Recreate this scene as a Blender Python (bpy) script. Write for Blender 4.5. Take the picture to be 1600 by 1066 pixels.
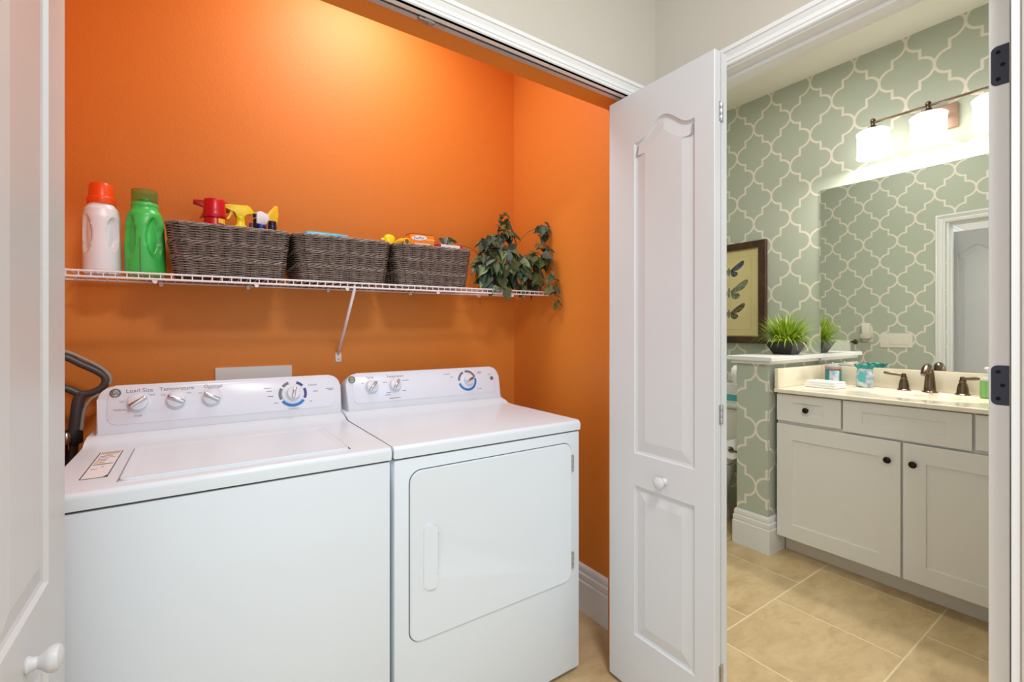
import bpy, bmesh, math, random
from mathutils import Matrix, Vector
from mathutils.geometry import tessellate_polygon
PI = math.pi
random.seed(7)
for o in list(bpy.data.objects): bpy.data.objects.remove(o)
S = bpy.context.scene
C = S.collection

# ------------------------------------------------------------------ camera
cam = bpy.data.cameras.new('camera'); cam_o = bpy.data.objects.new('camera', cam); C.objects.link(cam_o)
cam.sensor_width = 36.0; cam.lens = 16.227; cam.shift_y = -16/1600; cam.clip_start = .02
cam_o.location = (0, 0, 1.2); cam_o.rotation_euler = (PI/2, 0, -math.radians(34.356))
S.camera = cam_o
# ------------------------------------------------------------------ light
w = bpy.data.worlds.new('world'); S.world = w; w.use_nodes = True
w.node_tree.nodes['Background'].inputs[0].default_value = (.88, .95, 1.0, 1)
w.node_tree.nodes['Background'].inputs[1].default_value = 1.32
def area(name, loc, size, power, color=(1, .96, .9), rot=(0, 0, 0), shape='DISK'):
    l = bpy.data.lights.new(name, 'AREA'); l.shape = shape; l.size = size; l.energy = power; l.color = color
    o = bpy.data.objects.new(name, l); o.location = loc; o.rotation_euler = rot; C.objects.link(o); return o
area('closet_ceiling_light', (.56, 1.54, 2.70), .50, 11.5, (.88, .96, 1))
area('hall_ceiling_light', (.35, -.35, 2.70), .45, 32, (.94, .98, 1))
area('bathroom_ceiling_light', (2.20, 1.1, 2.72), 1.0, 9, (1, .96, .90))  # added soft fill lamp brightening the bathroom; no such fixture is known
S.view_settings.view_transform = 'Standard'; S.view_settings.look = 'None'
S.view_settings.exposure = 0.0; S.view_settings.gamma = 1.0; S.view_settings.use_curve_mapping = False

# ------------------------------------------------------------------ materials
def lin(c): return c/12.92 if c <= .04045 else ((c+.055)/1.055)**2.4
def rgb(r, g, b): return (lin(r/255), lin(g/255), lin(b/255), 1)
def mat(name, col, rough=.5, metal=0, coat=0, trans=0, bump=None, var=None, spec=None, emit=None, alpha=None, ior=None):
    m = bpy.data.materials.new(name); m.use_nodes = True
    nt = m.node_tree; b = nt.nodes['Principled BSDF']
    b.inputs['Base Color'].default_value = col; b.inputs['Roughness'].default_value = rough; b.inputs['Metallic'].default_value = metal
    b.inputs['Coat Weight'].default_value = coat; b.inputs['Transmission Weight'].default_value = trans
    if spec is not None: b.inputs['Specular IOR Level'].default_value = spec
    if ior: b.inputs['IOR'].default_value = ior
    if emit: b.inputs['Emission Color'].default_value = emit[0]; b.inputs['Emission Strength'].default_value = emit[1]
    if bump or var:
        tc = nt.nodes.new('ShaderNodeTexCoord')
    if bump:
        n = nt.nodes.new('ShaderNodeTexNoise'); n.inputs['Scale'].default_value = bump[0]; n.inputs['Detail'].default_value = 3
        nt.links.new(tc.outputs['Object'], n.inputs['Vector'])
        bp = nt.nodes.new('ShaderNodeBump'); bp.inputs['Strength'].default_value = bump[1]; bp.inputs['Distance'].default_value = bump[2] if len(bump) > 2 else .002
        nt.links.new(n.outputs['Fac'], bp.inputs['Height']); nt.links.new(bp.outputs['Normal'], b.inputs['Normal'])
    if var:   # (scale, colour2, amount)
        n2 = nt.nodes.new('ShaderNodeTexNoise'); n2.inputs['Scale'].default_value = var[0]; n2.inputs['Detail'].default_value = 4
        nt.links.new(tc.outputs['Object'], n2.inputs['Vector'])
        mr = nt.nodes.new('ShaderNodeMapRange'); mr.inputs[1].default_value = .35; mr.inputs[2].default_value = .65; mr.inputs[4].default_value = var[2]
        nt.links.new(n2.outputs['Fac'], mr.inputs[0])
        mx = nt.nodes.new('ShaderNodeMix'); mx.data_type = 'RGBA'; mx.inputs[6].default_value = col; mx.inputs[7].default_value = var[1]
        nt.links.new(mr.outputs[0], mx.inputs[0]); nt.links.new(mx.outputs[2], b.inputs['Base Color'])
    return m
M = {}
M['orange'] = mat('orange_paint', rgb(226, 136, 50), .55, bump=(140, .30, .0025))
M['orange_flat'] = mat('orange_paint_smooth', rgb(226, 136, 50), .55)
M['beige'] = mat('greige_paint', rgb(200, 193, 182), .6, bump=(140, .12, .002))
M['ceil'] = mat('ceiling_paint', rgb(238, 232, 222), .7)
M['trim'] = mat('white_trim_paint', rgb(236, 236, 236), .35)
M['door'] = mat('white_door_paint', rgb(208, 209, 212), .38)
M['appl'] = mat('white_enamel', rgb(222, 231, 240), .26, spec=.35)
M['applp'] = mat('white_control_plastic', rgb(224, 229, 240), .35, spec=.3)
M['applin'] = mat('white_control_inlay', rgb(228, 233, 246), .25, spec=.35)
M['seam'] = mat('dark_seam', rgb(70, 72, 76), .7)
M['seaml'] = mat('soft_seam', rgb(150, 156, 172), .6)  # grey painted as the shadow in the lid recess
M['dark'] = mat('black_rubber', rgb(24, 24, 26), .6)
M['chrome'] = mat('polished_chrome', rgb(215, 215, 220), .08, 1)
M['print'] = mat('grey_print', rgb(110, 112, 122), .6)
M['printr'] = mat('reddish_print', rgb(130, 95, 100), .6)
M['blue'] = mat('dial_blue', rgb(20, 120, 200), .5)
M['navy'] = mat('dial_navy', rgb(60, 60, 130), .5)
M['grey'] = mat('dial_grey', rgb(110, 112, 125), .5)
M['wire'] = mat('white_vinyl_wire', rgb(238, 234, 238), .3)
M['track'] = mat('steel_track', rgb(196, 197, 202), .35, .35)
M['trackdark'] = mat('track_shadow', rgb(60, 58, 58), .6)
M['wicker'] = mat('grey_brown_wicker', rgb(168, 154, 146), .5, var=(60, rgb(112, 98, 92), .8))
def wicker_mat():
    m = M['wicker']; nt = m.node_tree; b = nt.nodes['Principled BSDF']
    g = nt.nodes.new('ShaderNodeNewGeometry'); cr = nt.nodes.new('ShaderNodeValToRGB')
    cr.color_ramp.elements[0].color = rgb(88, 75, 69); cr.color_ramp.elements[1].color = rgb(168, 153, 144)
    tc = nt.nodes.new('ShaderNodeTexCoord'); n = nt.nodes.new('ShaderNodeTexNoise'); n.inputs['Scale'].default_value = 70
    nt.links.new(tc.outputs['Object'], n.inputs['Vector'])
    ad = nt.nodes.new('ShaderNodeMath'); ad.operation = 'MULTIPLY_ADD'; ad.inputs[1].default_value = .5
    nt.links.new(g.outputs['Random Per Island'], ad.inputs[0]); 
    sb = nt.nodes.new('ShaderNodeMath'); sb.operation = 'MULTIPLY_ADD'; sb.inputs[1].default_value = 1.6; sb.inputs[2].default_value = -.55
    nt.links.new(n.outputs['Fac'], sb.inputs[0]); nt.links.new(sb.outputs[0], ad.inputs[2])
    nt.links.new(ad.outputs[0], cr.inputs[0]); nt.links.new(cr.outputs[0], b.inputs['Base Color'])
wicker_mat()
M['liner'] = mat('dark_basket_core', rgb(40, 30, 27), .8)
M['white_pl'] = mat('white_plastic', rgb(232, 230, 238), .3)
M['orange_pl'] = mat('orange_plastic', rgb(240, 80, 18), .3)
M['green_pl'] = mat('green_plastic', rgb(70, 200, 92), .28)
M['green_cap'] = mat('translucent_green_cap', rgb(176, 214, 130), .1, trans=.85, ior=1.2)
M['red'] = mat('red_plastic', rgb(196, 10, 34), .3)
M['yellow'] = mat('yellow_plastic', rgb(244, 222, 10), .3)
M['yellowd'] = mat('deep_yellow_plastic', rgb(246, 200, 20), .3)
M['navy_pl'] = mat('navy_plastic', rgb(16, 22, 60), .2)
M['navy_lab'] = mat('navy_label', rgb(24, 34, 130), .4)
M['bluepk'] = mat('light_blue_pack', rgb(90, 180, 225), .3)
M['greenpk'] = mat('green_pack_edge', rgb(90, 190, 110), .3)
M['boxor'] = mat('orange_carton', rgb(250, 140, 20), .45)
M['boxlid'] = mat('brown_carton_edge', rgb(120, 55, 10), .5)
M['white'] = mat('white_card', rgb(244, 243, 246), .45)
M['magenta'] = mat('magenta_print', rgb(190, 10, 110), .45)
M['stem'] = mat('ivy_stem', rgb(110, 92, 58), .7)
M['vac'] = mat('dark_grey_plastic', rgb(78, 76, 78), .35)
M['vacg'] = mat('taupe_grip', rgb(170, 160, 148), .5)
M['pole'] = mat('bronze_pole', rgb(78, 66, 60), .3, .6)
M['brass'] = mat('brass_prong', rgb(220, 180, 110), .3, 1)
M['vanity'] = mat('white_vanity_paint', rgb(232, 229, 224), .4)
M['kick'] = mat('vanity_kick', rgb(222, 214, 200), .5)
M['counter'] = mat('cream_cultured_marble', rgb(245, 236, 216), .16, coat=.3, var=(9, rgb(238, 226, 204), .7))
M['bronze'] = mat('brushed_bronze', rgb(120, 102, 86), .26, 1)
M['knobd'] = mat('oil_rubbed_bronze', rgb(42, 32, 30), .3, .7)
M['mirror'] = mat('mirror_glass', (.90, .92, .90, 1), .0, 1)
M['mirrore'] = mat('mirror_edge', rgb(150, 165, 150), .3)
M['shade'] = mat('lit_opal_glass', rgb(255, 252, 246), .3, emit=((1, .96, .90, 1), 3.0))
M['plate'] = mat('copper_bronze_plate', rgb(168, 138, 122), .35, .5)
M['woodf'] = mat('dark_walnut_frame', rgb(84, 54, 36), .4, var=(25, rgb(50, 32, 22), .8))
M['fillet'] = mat('gilt_fillet', rgb(176, 156, 96), .4, .4)
M['paper'] = mat('aged_paper', rgb(226, 210, 156), .8, var=(8, rgb(216, 200, 146), .6))
M['plateline'] = mat('print_line', rgb(196, 168, 110), .8)
M['moth1'] = mat('moth_slate', rgb(96, 108, 116), .8, var=(60, rgb(48, 48, 50), .9))
M['moth2'] = mat('moth_sage', rgb(146, 150, 122), .8, var=(45, rgb(78, 80, 70), .9))
M['moth3'] = mat('moth_brown', rgb(132, 116, 92), .8, var=(60, rgb(56, 52, 48), .9))
M['bowl'] = mat('black_ceramic', rgb(48, 44, 42), .35)
M['tealj'] = mat('teal_liquid_glass', rgb(40, 150, 160), .12, trans=.35)
M['teal'] = mat('teal_satin', rgb(40, 150, 150), .5, bump=(30, .6, .01))
M['pouch'] = mat('white_patterned_fabric', rgb(238, 240, 240), .6, var=(38, rgb(70, 140, 190), .75))
M['tealp'] = mat('pale_teal_label', rgb(90, 190, 200), .5)
M['coral'] = mat('coral_band', rgb(224, 130, 104), .5)
M['glass'] = mat('clear_glass', (.95, .98, .97, 1), .05, trans=.6, ior=1.15)
M['soapg'] = mat('green_soap', rgb(150, 215, 130), .15, trans=.4)
M['towel'] = mat('white_terry', rgb(246, 246, 244), .9, bump=(220, .5, .003))
M['porc'] = mat('porcelain', rgb(240, 236, 228), .12, coat=.4)
M['hinge'] = mat('dark_bronze_hinge', rgb(60, 60, 72), .4, .6)
M['screw'] = mat('black_screw', rgb(18, 18, 20), .3, .8)
M['nickel'] = mat('satin_nickel', rgb(190, 190, 188), .3, 1)
M['switch'] = mat('switch_plastic', rgb(240, 234, 224), .4)
M['stick'] = mat('label_paper', rgb(236, 234, 236), .5)
M['tan'] = mat('label_tan_print', rgb(196, 168, 120), .5)
M['tissue'] = mat('tissue_paper', rgb(250, 250, 250), .9)

def nodes_mat(name):
    m = bpy.data.materials.new(name); m.use_nodes = True
    return m, m.node_tree, m.node_tree.nodes['Principled BSDF']
def mth(nt, op, a, b=None, c=None):
    n = nt.nodes.new('ShaderNodeMath'); n.operation = op
    for i, v in enumerate((a, b, c)):
        if v is None: continue
        if isinstance(v, (int, float)): n.inputs[i].default_value = v
        else: nt.links.new(v, n.inputs[i])
    return n.outputs[0]
def wallpaper(name, h0, z0):
    m, nt, b = nodes_mat(name)
    g = nt.nodes.new('ShaderNodeNewGeometry')
    sp = nt.nodes.new('ShaderNodeSeparateXYZ'); nt.links.new(g.outputs['Position'], sp.inputs[0])
    sn = nt.nodes.new('ShaderNodeSeparateXYZ'); nt.links.new(g.outputs['True Normal'], sn.inputs[0])
    ny = mth(nt, 'GREATER_THAN', mth(nt, 'ABSOLUTE', sn.outputs[1]), .5)
    p = mth(nt, 'ADD', mth(nt, 'MULTIPLY', sp.outputs[0], ny), mth(nt, 'MULTIPLY', sp.outputs[1], mth(nt, 'SUBTRACT', 1, ny)))
    Wd, R = .2310, .1597
    r = Wd/4
    a = mth(nt, 'PINGPONG', mth(nt, 'SUBTRACT', p, h0), Wd/2)
    q = mth(nt, 'PINGPONG', mth(nt, 'SUBTRACT', sp.outputs[2], z0), R)
    cnd = mth(nt, 'GREATER_THAN', q, R/2); inv = mth(nt, 'SUBTRACT', 1, cnd)
    a2 = mth(nt, 'ADD', mth(nt, 'MULTIPLY', a, inv), mth(nt, 'MULTIPLY', mth(nt, 'SUBTRACT', Wd/2, a), cnd))
    q2 = mth(nt, 'ADD', mth(nt, 'MULTIPLY', q, inv), mth(nt, 'MULTIPLY', mth(nt, 'SUBTRACT', R, q), cnd))
    dx = mth(nt, 'SUBTRACT', a2, r); dx2 = mth(nt, 'MULTIPLY', dx, dx)
    d1 = mth(nt, 'ABSOLUTE', mth(nt, 'SUBTRACT', mth(nt, 'SQRT', mth(nt, 'ADD', dx2, mth(nt, 'MULTIPLY', q2, q2))), r))
    d1 = mth(nt, 'ADD', d1, mth(nt, 'GREATER_THAN', a2, r))
    mb = mth(nt, 'MAXIMUM', mth(nt, 'SUBTRACT', r, q2), 0)
    d2 = mth(nt, 'SQRT', mth(nt, 'ADD', dx2, mth(nt, 'MULTIPLY', mb, mb)))
    d = mth(nt, 'MINIMUM', d1, d2)
    mr = nt.nodes.new('ShaderNodeMapRange'); mr.interpolation_type = 'SMOOTHSTEP'
    mr.inputs[1].default_value = .0050; mr.inputs[2].default_value = .0072; mr.inputs[3].default_value = 1; mr.inputs[4].default_value = 0
    nt.links.new(d, mr.inputs[0])
    mx = nt.nodes.new('ShaderNodeMix'); mx.data_type = 'RGBA'
    mx.inputs[6].default_value = rgb(186, 193, 178); mx.inputs[7].default_value = rgb(236, 228, 216)
    nt.links.new(mr.outputs[0], mx.inputs[0]); nt.links.new(mx.outputs[2], b.inputs['Base Color'])
    b.inputs['Roughness'].default_value = .6
    return m
M['wp_vanity'] = wallpaper('trellis_wallpaper', 1.42, 2.238)
M['wp_opp'] = wallpaper('trellis_wallpaper_facing', 1.332, 1.295)
M['wp_pony'] = wallpaper('trellis_wallpaper_half_wall', 1.338, .98)

def tile_mat():
    m, nt, b = nodes_mat('travertine_tile')
    tc = nt.nodes.new('ShaderNodeTexCoord'); oi = nt.nodes.new('ShaderNodeObjectInfo')
    ad = nt.nodes.new('ShaderNodeVectorMath'); ad.operation = 'ADD'
    ml = nt.nodes.new('ShaderNodeVectorMath'); ml.operation = 'SCALE'; ml.inputs[3].default_value = 7.3
    cx = nt.nodes.new('ShaderNodeCombineXYZ')
    for i in range(3): nt.links.new(oi.outputs['Random'], cx.inputs[i])
    nt.links.new(cx.outputs[0], ml.inputs[0])
    mp = nt.nodes.new('ShaderNodeMapping'); mp.inputs['Scale'].default_value = (1, 2.2, 1); mp.inputs['Rotation'].default_value = (0, 0, .5)
    nt.links.new(tc.outputs['Object'], ad.inputs[0]); nt.links.new(ml.outputs[0], ad.inputs[1]); nt.links.new(ad.outputs[0], mp.inputs[0])
    n = nt.nodes.new('ShaderNodeTexNoise'); n.inputs['Scale'].default_value = 5.5; n.inputs['Detail'].default_value = 12; n.inputs['Roughness'].default_value = .66; n.inputs['Distortion'].default_value = .35
    nt.links.new(mp.outputs[0], n.inputs['Vector'])
    cr = nt.nodes.new('ShaderNodeValToRGB')
    cr.color_ramp.elements[0].position = .3; cr.color_ramp.elements[0].color = rgb(192, 164, 122)
    cr.color_ramp.elements[1].position = .7; cr.color_ramp.elements[1].color = rgb(222, 198, 154)
    e = cr.color_ramp.elements.new(.5); e.color = rgb(210, 184, 140)
    nt.links.new(n.outputs['Fac'], cr.inputs[0])
    n2 = nt.nodes.new('ShaderNodeTexNoise'); n2.inputs['Scale'].default_value = 9; n2.inputs['Detail'].default_value = 10; n2.inputs['Roughness'].default_value = .7; n2.inputs['Distortion'].default_value = .6
    nt.links.new(mp.outputs[0], n2.inputs['Vector'])
    mr = nt.nodes.new('ShaderNodeMapRange'); mr.inputs[1].default_value = .52; mr.inputs[2].default_value = .75; mr.inputs[4].default_value = .34
    nt.links.new(n2.outputs['Fac'], mr.inputs[0])
    mx = nt.nodes.new('ShaderNodeMix'); mx.data_type = 'RGBA'; mx.inputs[7].default_value = rgb(150, 116, 80)
    nt.links.new(mr.outputs[0], mx.inputs[0]); nt.links.new(cr.outputs[0], mx.inputs[6]); nt.links.new(mx.outputs[2], b.inputs['Base Color'])
    b.inputs['Roughness'].default_value = .42
    return m
M['tile'] = tile_mat()
M['grout'] = mat('grout', rgb(232, 214, 176), .9)
def leaf_mat():
    m, nt, b = nodes_mat('ivy_leaf')
    oi = nt.nodes.new('ShaderNodeObjectInfo'); cr = nt.nodes.new('ShaderNodeValToRGB')
    cols = [(0, (40, 56, 42)), (.3, (62, 84, 56)), (.5, (92, 118, 72)), (.68, (60, 82, 78)), (.85, (120, 142, 88)), (1, (84, 82, 44))]
    el = cr.color_ramp.elements; el[0].color = rgb(*cols[0][1]); el[1].color = rgb(*cols[-1][1])
    for p, c in cols[1:-1]:
        e = el.new(p); e.color = rgb(*c)
    nt.links.new(oi.outputs['Random'], cr.inputs[0])
    tc = nt.nodes.new('ShaderNodeTexCoord'); n = nt.nodes.new('ShaderNodeTexNoise'); n.inputs['Scale'].default_value = 60
    nt.links.new(tc.outputs['Object'], n.inputs['Vector'])
    mx = nt.nodes.new('ShaderNodeMix'); mx.data_type = 'RGBA'; mx.blend_type = 'MULTIPLY'; mx.inputs[0].default_value = .35
    nt.links.new(cr.outputs[0], mx.inputs[6]); nt.links.new(n.outputs['Color'], mx.inputs[7]); nt.links.new(mx.outputs[2], b.inputs['Base Color'])
    b.inputs['Roughness'].default_value = .45
    return m
M['leaf'] = leaf_mat()
def blade_mat():
    m, nt, b = nodes_mat('grass_blade')
    g = nt.nodes.new('ShaderNodeNewGeometry'); cr = nt.nodes.new('ShaderNodeValToRGB')
    cr.color_ramp.elements[0].color = rgb(96, 132, 24); cr.color_ramp.elements[1].color = rgb(206, 222, 84)
    e = cr.color_ramp.elements.new(.5); e.color = rgb(146, 182, 44)
    nt.links.new(g.outputs['Random Per Island'], cr.inputs[0]); nt.links.new(cr.outputs[0], b.inputs['Base Color'])
    b.inputs['Roughness'].default_value = .4
    return m
M['blade'] = blade_mat()

# ------------------------------------------------------------------ mesh helpers
def T(x=0, y=0, z=0): return Matrix.Translation((x, y, z))
def RX(a): return Matrix.Rotation(a, 4, 'X')
def RY(a): return Matrix.Rotation(a, 4, 'Y')
def RZ(a): return Matrix.Rotation(a, 4, 'Z')
def new(): return bmesh.new()
def xf(bm, Mx):
    bm.transform(Mx); return bm
def add_box(bm, x0, x1, y0, y1, z0, z1, bev=0, seg=2, mi=None):
    vs = [bm.verts.new((x, y, z)) for z in (z0, z1) for y in (y0, y1) for x in (x0, x1)]
    F = [(0, 2, 3, 1), (4, 5, 7, 6), (0, 1, 5, 4), (2, 6, 7, 3), (0, 4, 6, 2), (1, 3, 7, 5)]   # -z +z -y +y -x +x
    fs = [bm.faces.new([vs[i] for i in f]) for f in F]
    if mi:
        for f, k in zip(fs, mi): f.material_index = k
    if bev:
        es = list({e for f in fs for e in f.edges})
        bmesh.ops.bevel(bm, geom=es, offset=bev, segments=seg, profile=.5, affect='EDGES')
    return bm
def box(*a, **k): return add_box(new(), *a, **k)
def add_lathe(bm, prof, n=24, Mx=None, cap=True):
    """prof: [(r,z)] bottom to top"""
    rings = []
    vs = []
    for r, z in prof:
        ring = []
        for i in range(n):
            a = 2*PI*i/n; v = bm.verts.new((r*math.cos(a), r*math.sin(a), z)); ring.append(v); vs.append(v)
        rings.append(ring)
    for k in range(len(rings)-1):
        for i in range(n):
            bm.faces.new((rings[k][i], rings[k][(i+1) % n], rings[k+1][(i+1) % n], rings[k+1][i]))
    if cap:
        bm.faces.new(rings[0][::-1]); bm.faces.new(rings[-1])
    if Mx: bmesh.ops.transform(bm, matrix=Mx, verts=vs)
    return bm
def lathe(prof, n=24, Mx=None, cap=True): return add_lathe(new(), prof, n, Mx, cap)
def add_tube(bm, pts, rad, n=8, closed=False, cap=True, flat=1.0):
    pts = [Vector(p) for p in pts]; N = len(pts)
    rs = rad if isinstance(rad, (list, tuple)) else [rad]*N
    rings = []; up = None
    for i, p in enumerate(pts):
        if closed: t = (pts[(i+1) % N]-pts[i-1])
        else: t = pts[min(i+1, N-1)]-pts[max(i-1, 0)]
        t = t.normalized() if t.length > 1e-9 else Vector((0, 0, 1))
        if up is None:
            up = Vector((0, 0, 1)) if abs(t.z) < .9 else Vector((0, 1, 0))
        s = t.cross(up)
        if s.length < 1e-5: s = t.orthogonal()
        s.normalize(); up = s.cross(t).normalized()
        rings.append([bm.verts.new(p+(s*math.cos(2*PI*k/n)*flat+up*math.sin(2*PI*k/n))*rs[i]) for k in range(n)])
    m = N if closed else N-1
    for i in range(m):
        a, b = rings[i], rings[(i+1) % N]
        for k in range(n): bm.faces.new((a[k], b[k], b[(k+1) % n], a[(k+1) % n]))
    if cap and not closed:
        bm.faces.new(rings[0]); bm.faces.new(rings[-1][::-1])
    return bm
def tube(*a, **k): return add_tube(new(), *a, **k)
def add_prism(bm, loop, z0, z1, bev=0):
    a = [bm.verts.new((x, y, z0)) for x, y in loop]; b = [bm.verts.new((x, y, z1)) for x, y in loop]
    n = len(loop)
    f0 = bm.faces.new(a[::-1]); f1 = bm.faces.new(b)
    for i in range(n): bm.faces.new((a[i], a[(i+1) % n], b[(i+1) % n], b[i]))
    if bev: bmesh.ops.bevel(bm, geom=list(f1.edges), offset=bev, segments=2, profile=.5, affect='EDGES')
    return bm
def prism(*a, **k): return add_prism(new(), *a, **k)
def rrect(x0, x1, y0, y1, r, n=6):
    out = []
    for cx, cy, a0 in ((x1-r, y0+r, -PI/2), (x1-r, y1-r, 0), (x0+r, y1-r, PI/2), (x0+r, y0+r, PI)):
        for i in range(n+1):
            a = a0+PI/2*i/n; out.append((cx+r*math.cos(a), cy+r*math.sin(a)))
    return out
def rect(x0, x1, y0, y1): return [(x0, y0), (x1, y0), (x1, y1), (x0, y1)]
def inset(loop, d):
    n = len(loop); out = []
    for i in range(n):
        p0, p1, p2 = Vector(loop[i-1]), Vector(loop[i]), Vector(loop[(i+1) % n])
        e1 = (p1-p0); e2 = (p2-p1)
        if e1.length < 1e-9: e1 = e2
        if e2.length < 1e-9: e2 = e1
        n1 = Vector((-e1.y, e1.x)).normalized(); n2 = Vector((-e2.y, e2.x)).normalized()
        mv = n1+n2
        if mv.length < 1e-6: mv = n1
        mv.normalize(); k = d/max(.35, mv.dot(n1))
        out.append((p1.x+mv.x*k, p1.y+mv.y*k))
    return out
def slab(outer, panels, thick, bev=.0):
    """flat slab in local XY facing +Z at z=0, with recessed panels [(loop, [(inset, z)...])]; CCW loops"""
    bm = new()
    def ring(l, z): return [bm.verts.new((x, y, z)) for x, y in l]
    if bev:
        o0 = ring(outer, -bev); oi = inset(outer, bev); o1 = ring(oi, 0); top = oi; topv = o1
        n = len(outer)
        for i in range(n): bm.faces.new((o0[i], o0[(i+1) % n], o1[(i+1) % n], o1[i]))
        edge = o0
    else:
        top = outer; topv = ring(outer, 0); edge = topv
    polys = [[Vector((x, y, 0)) for x, y in top]]; allv = list(topv); prings = []
    for loop, prof in panels:
        v0 = ring(loop, 0); prings.append(v0); allv += v0; polys.append([Vector((x, y, 0)) for x, y in loop][::-1])
    order = list(topv)
    for v0 in prings: order += v0[::-1]
    for tri in tessellate_polygon(polys):
        try:
            f = bm.faces.new([order[i] for i in tri])
            f.normal_update()
            if f.normal.z < 0: f.normal_flip()
        except ValueError: pass
    for (loop, prof), v0 in zip(panels, prings):
        prev = v0; n = len(loop); cur = None
        for d, z in prof:
            cur = ring(inset(loop, d), z)
            for i in range(n): bm.faces.new((prev[i], prev[(i+1) % n], cur[(i+1) % n], cur[i]))
            prev = cur
        ngon = [Vector(v.co) for v in prev]
        for tri in tessellate_polygon([ngon]):
            try:
                f = bm.faces.new([prev[i] for i in tri]); f.normal_update()
                if f.normal.z < 0: f.normal_flip()
            except ValueError: pass
    n = len(outer)
    bk = ring(outer, -thick)
    for i in range(n): bm.faces.new((bk[i], bk[(i+1) % n], edge[(i+1) % n], edge[i]))
    bm.faces.new(bk[::-1])
    return bm
def ring_frame(outer, inner, z0, z1):
    bm = new(); n = len(outer); rr = []
    for l, z in ((outer, z0), (outer, z1), (inner, z1), (inner, z0)): rr.append([bm.verts.new((x, y, z)) for x, y in l])
    for k in range(4):
        a, b = rr[k], rr[(k+1) % 4]
        for i in range(n): bm.faces.new((a[i], a[(i+1) % n], b[(i+1) % n], b[i]))
    return bm
def sector(r0, r1, a0, a1, z0=0, z1=.0006, n=16):
    loop = [(r1*math.cos(math.radians(a0+(a1-a0)*i/n)), r1*math.sin(math.radians(a0+(a1-a0)*i/n))) for i in range(n+1)]
    loop += [(r0*math.cos(math.radians(a1-(a1-a0)*i/n)), r0*math.sin(math.radians(a1-(a1-a0)*i/n))) for i in range(n+1)]
    bm = new(); N = len(loop)
    a = [bm.verts.new((x, y, z0)) for x, y in loop]; b = [bm.verts.new((x, y, z1)) for x, y in loop]
    for i in range(N): bm.faces.new((a[i], a[(i+1) % N], b[(i+1) % N], b[i]))
    for i in range(n): bm.faces.new((b[i], b[i+1], b[N-2-i], b[N-1-i]))
    return bm
def obj(name, bm, m, parent=None, Mx=None, smooth=None, mats=None):
    if Mx is not None: bm.transform(Mx)
    bmesh.ops.recalc_face_normals(bm, faces=bm.faces)
    me = bpy.data.meshes.new(name); bm.to_mesh(me); bm.free()
    for k in (mats or [m]): me.materials.append(M[k])
    if smooth is not None:
        me.polygons.foreach_set('use_smooth', [True]*len(me.polygons))
        if smooth: me.set_sharp_from_angle(angle=math.radians(smooth))
    o = bpy.data.objects.new(name, me); C.objects.link(o)
    if parent: o.parent = parent
    return o
def thing(name, label, cat, loc=(0, 0, 0), rot=(0, 0, 0), group=None, kind=None):
    o = bpy.data.objects.new(name, None); C.objects.link(o); o.location = loc; o.rotation_euler = rot; o.empty_display_size = .05
    if label: o['label'] = label
    if cat: o['category'] = cat
    if group: o['group'] = group
    if kind: o['kind'] = kind
    return o
def tag(o, label=None, cat=None, group=None, kind=None):
    if label: o['label'] = label
    if cat: o['category'] = cat
    if group: o['group'] = group
    if kind: o['kind'] = kind
    return o
def struct(name, bm, m, label, cat, Mx=None, mats=None, smooth=None):
    return tag(obj(name, bm, m, None, Mx, smooth, mats), label, cat, None, 'structure')
def copy_tree(o, parent=None):
    c = o.copy(); C.objects.link(c); c.parent = parent
    for ch in list(o.children): copy_tree(ch, c)
    return c
def text(name, body, size, m, parent, Mx, ex=.0002, align='CENTER'):
    cu = bpy.data.curves.new('t', 'FONT'); cu.body = body; cu.size = size; cu.align_x = align; cu.align_y = 'CENTER'; cu.extrude = ex; cu.resolution_u = 3
    to = bpy.data.objects.new('t', cu); C.objects.link(to)
    dg = bpy.context.evaluated_depsgraph_get()
    me = bpy.data.meshes.new_from_object(to.evaluated_get(dg))
    bpy.data.objects.remove(to); bpy.data.curves.remove(cu)
    me.name = name; me.transform(Mx); me.materials.clear(); me.materials.append(M[m])
    o = bpy.data.objects.new(name, me); C.objects.link(o); o.parent = parent
    return o

# ------------------------------------------------------------------ dimensions (metres)
YB = 1.996      # closet back wall
XR = 1.377      # closet right wall = hall side of the bathroom wall
XO = 1.490      # bathroom side of that wall
XM = 3.105      # vanity wall
ZC = 2.757      # ceiling
YW0, YW1 = 1.090, 1.214   # closet front wall
ZB = 2.034      # head of the bathroom wall opening
ZH = 2.020      # head of the closet opening / bathroom door
JX0, JX1 = -.285, 1.262   # closet opening
DY0, DY1 = .191, 1.032    # bathroom door opening
XL = -.43       # closet left wall
BN, BF = .10, 2.30        # bathroom near / far wall

# ------------------------------------------------------------------ floor
fl = struct('floor', box(-1.6, 3.25, -2.2, 2.45, -.06, -.0010), 'grout', 'beige stone-look tile floor running through the closet, hall and bathroom', 'floor')
ts = .457; g = .0062
tb = add_box(new(), g/2, ts-g/2, g/2, ts-g/2, -.010, 0)
bmesh.ops.bevel(tb, geom=[e for e in tb.edges if all(v.co.z > -.001 for v in e.verts)], offset=.0012, segments=1, affect='EDGES')
t0 = obj('floor_tile', tb, 'tile', fl)
first = True
for r in range(-4, 4):
    y = .585+r*ts
    off = 0 if r % 2 == 0 else ts/2
    for c in range(-7, 3):
        x = 2.138+c*ts-off
        if x > 3.1 or x < -1.5: continue
        t = t0 if first else t0.copy()
        if not first: C.objects.link(t)
        first = False
        t.location = (x, y, 0)

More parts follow.
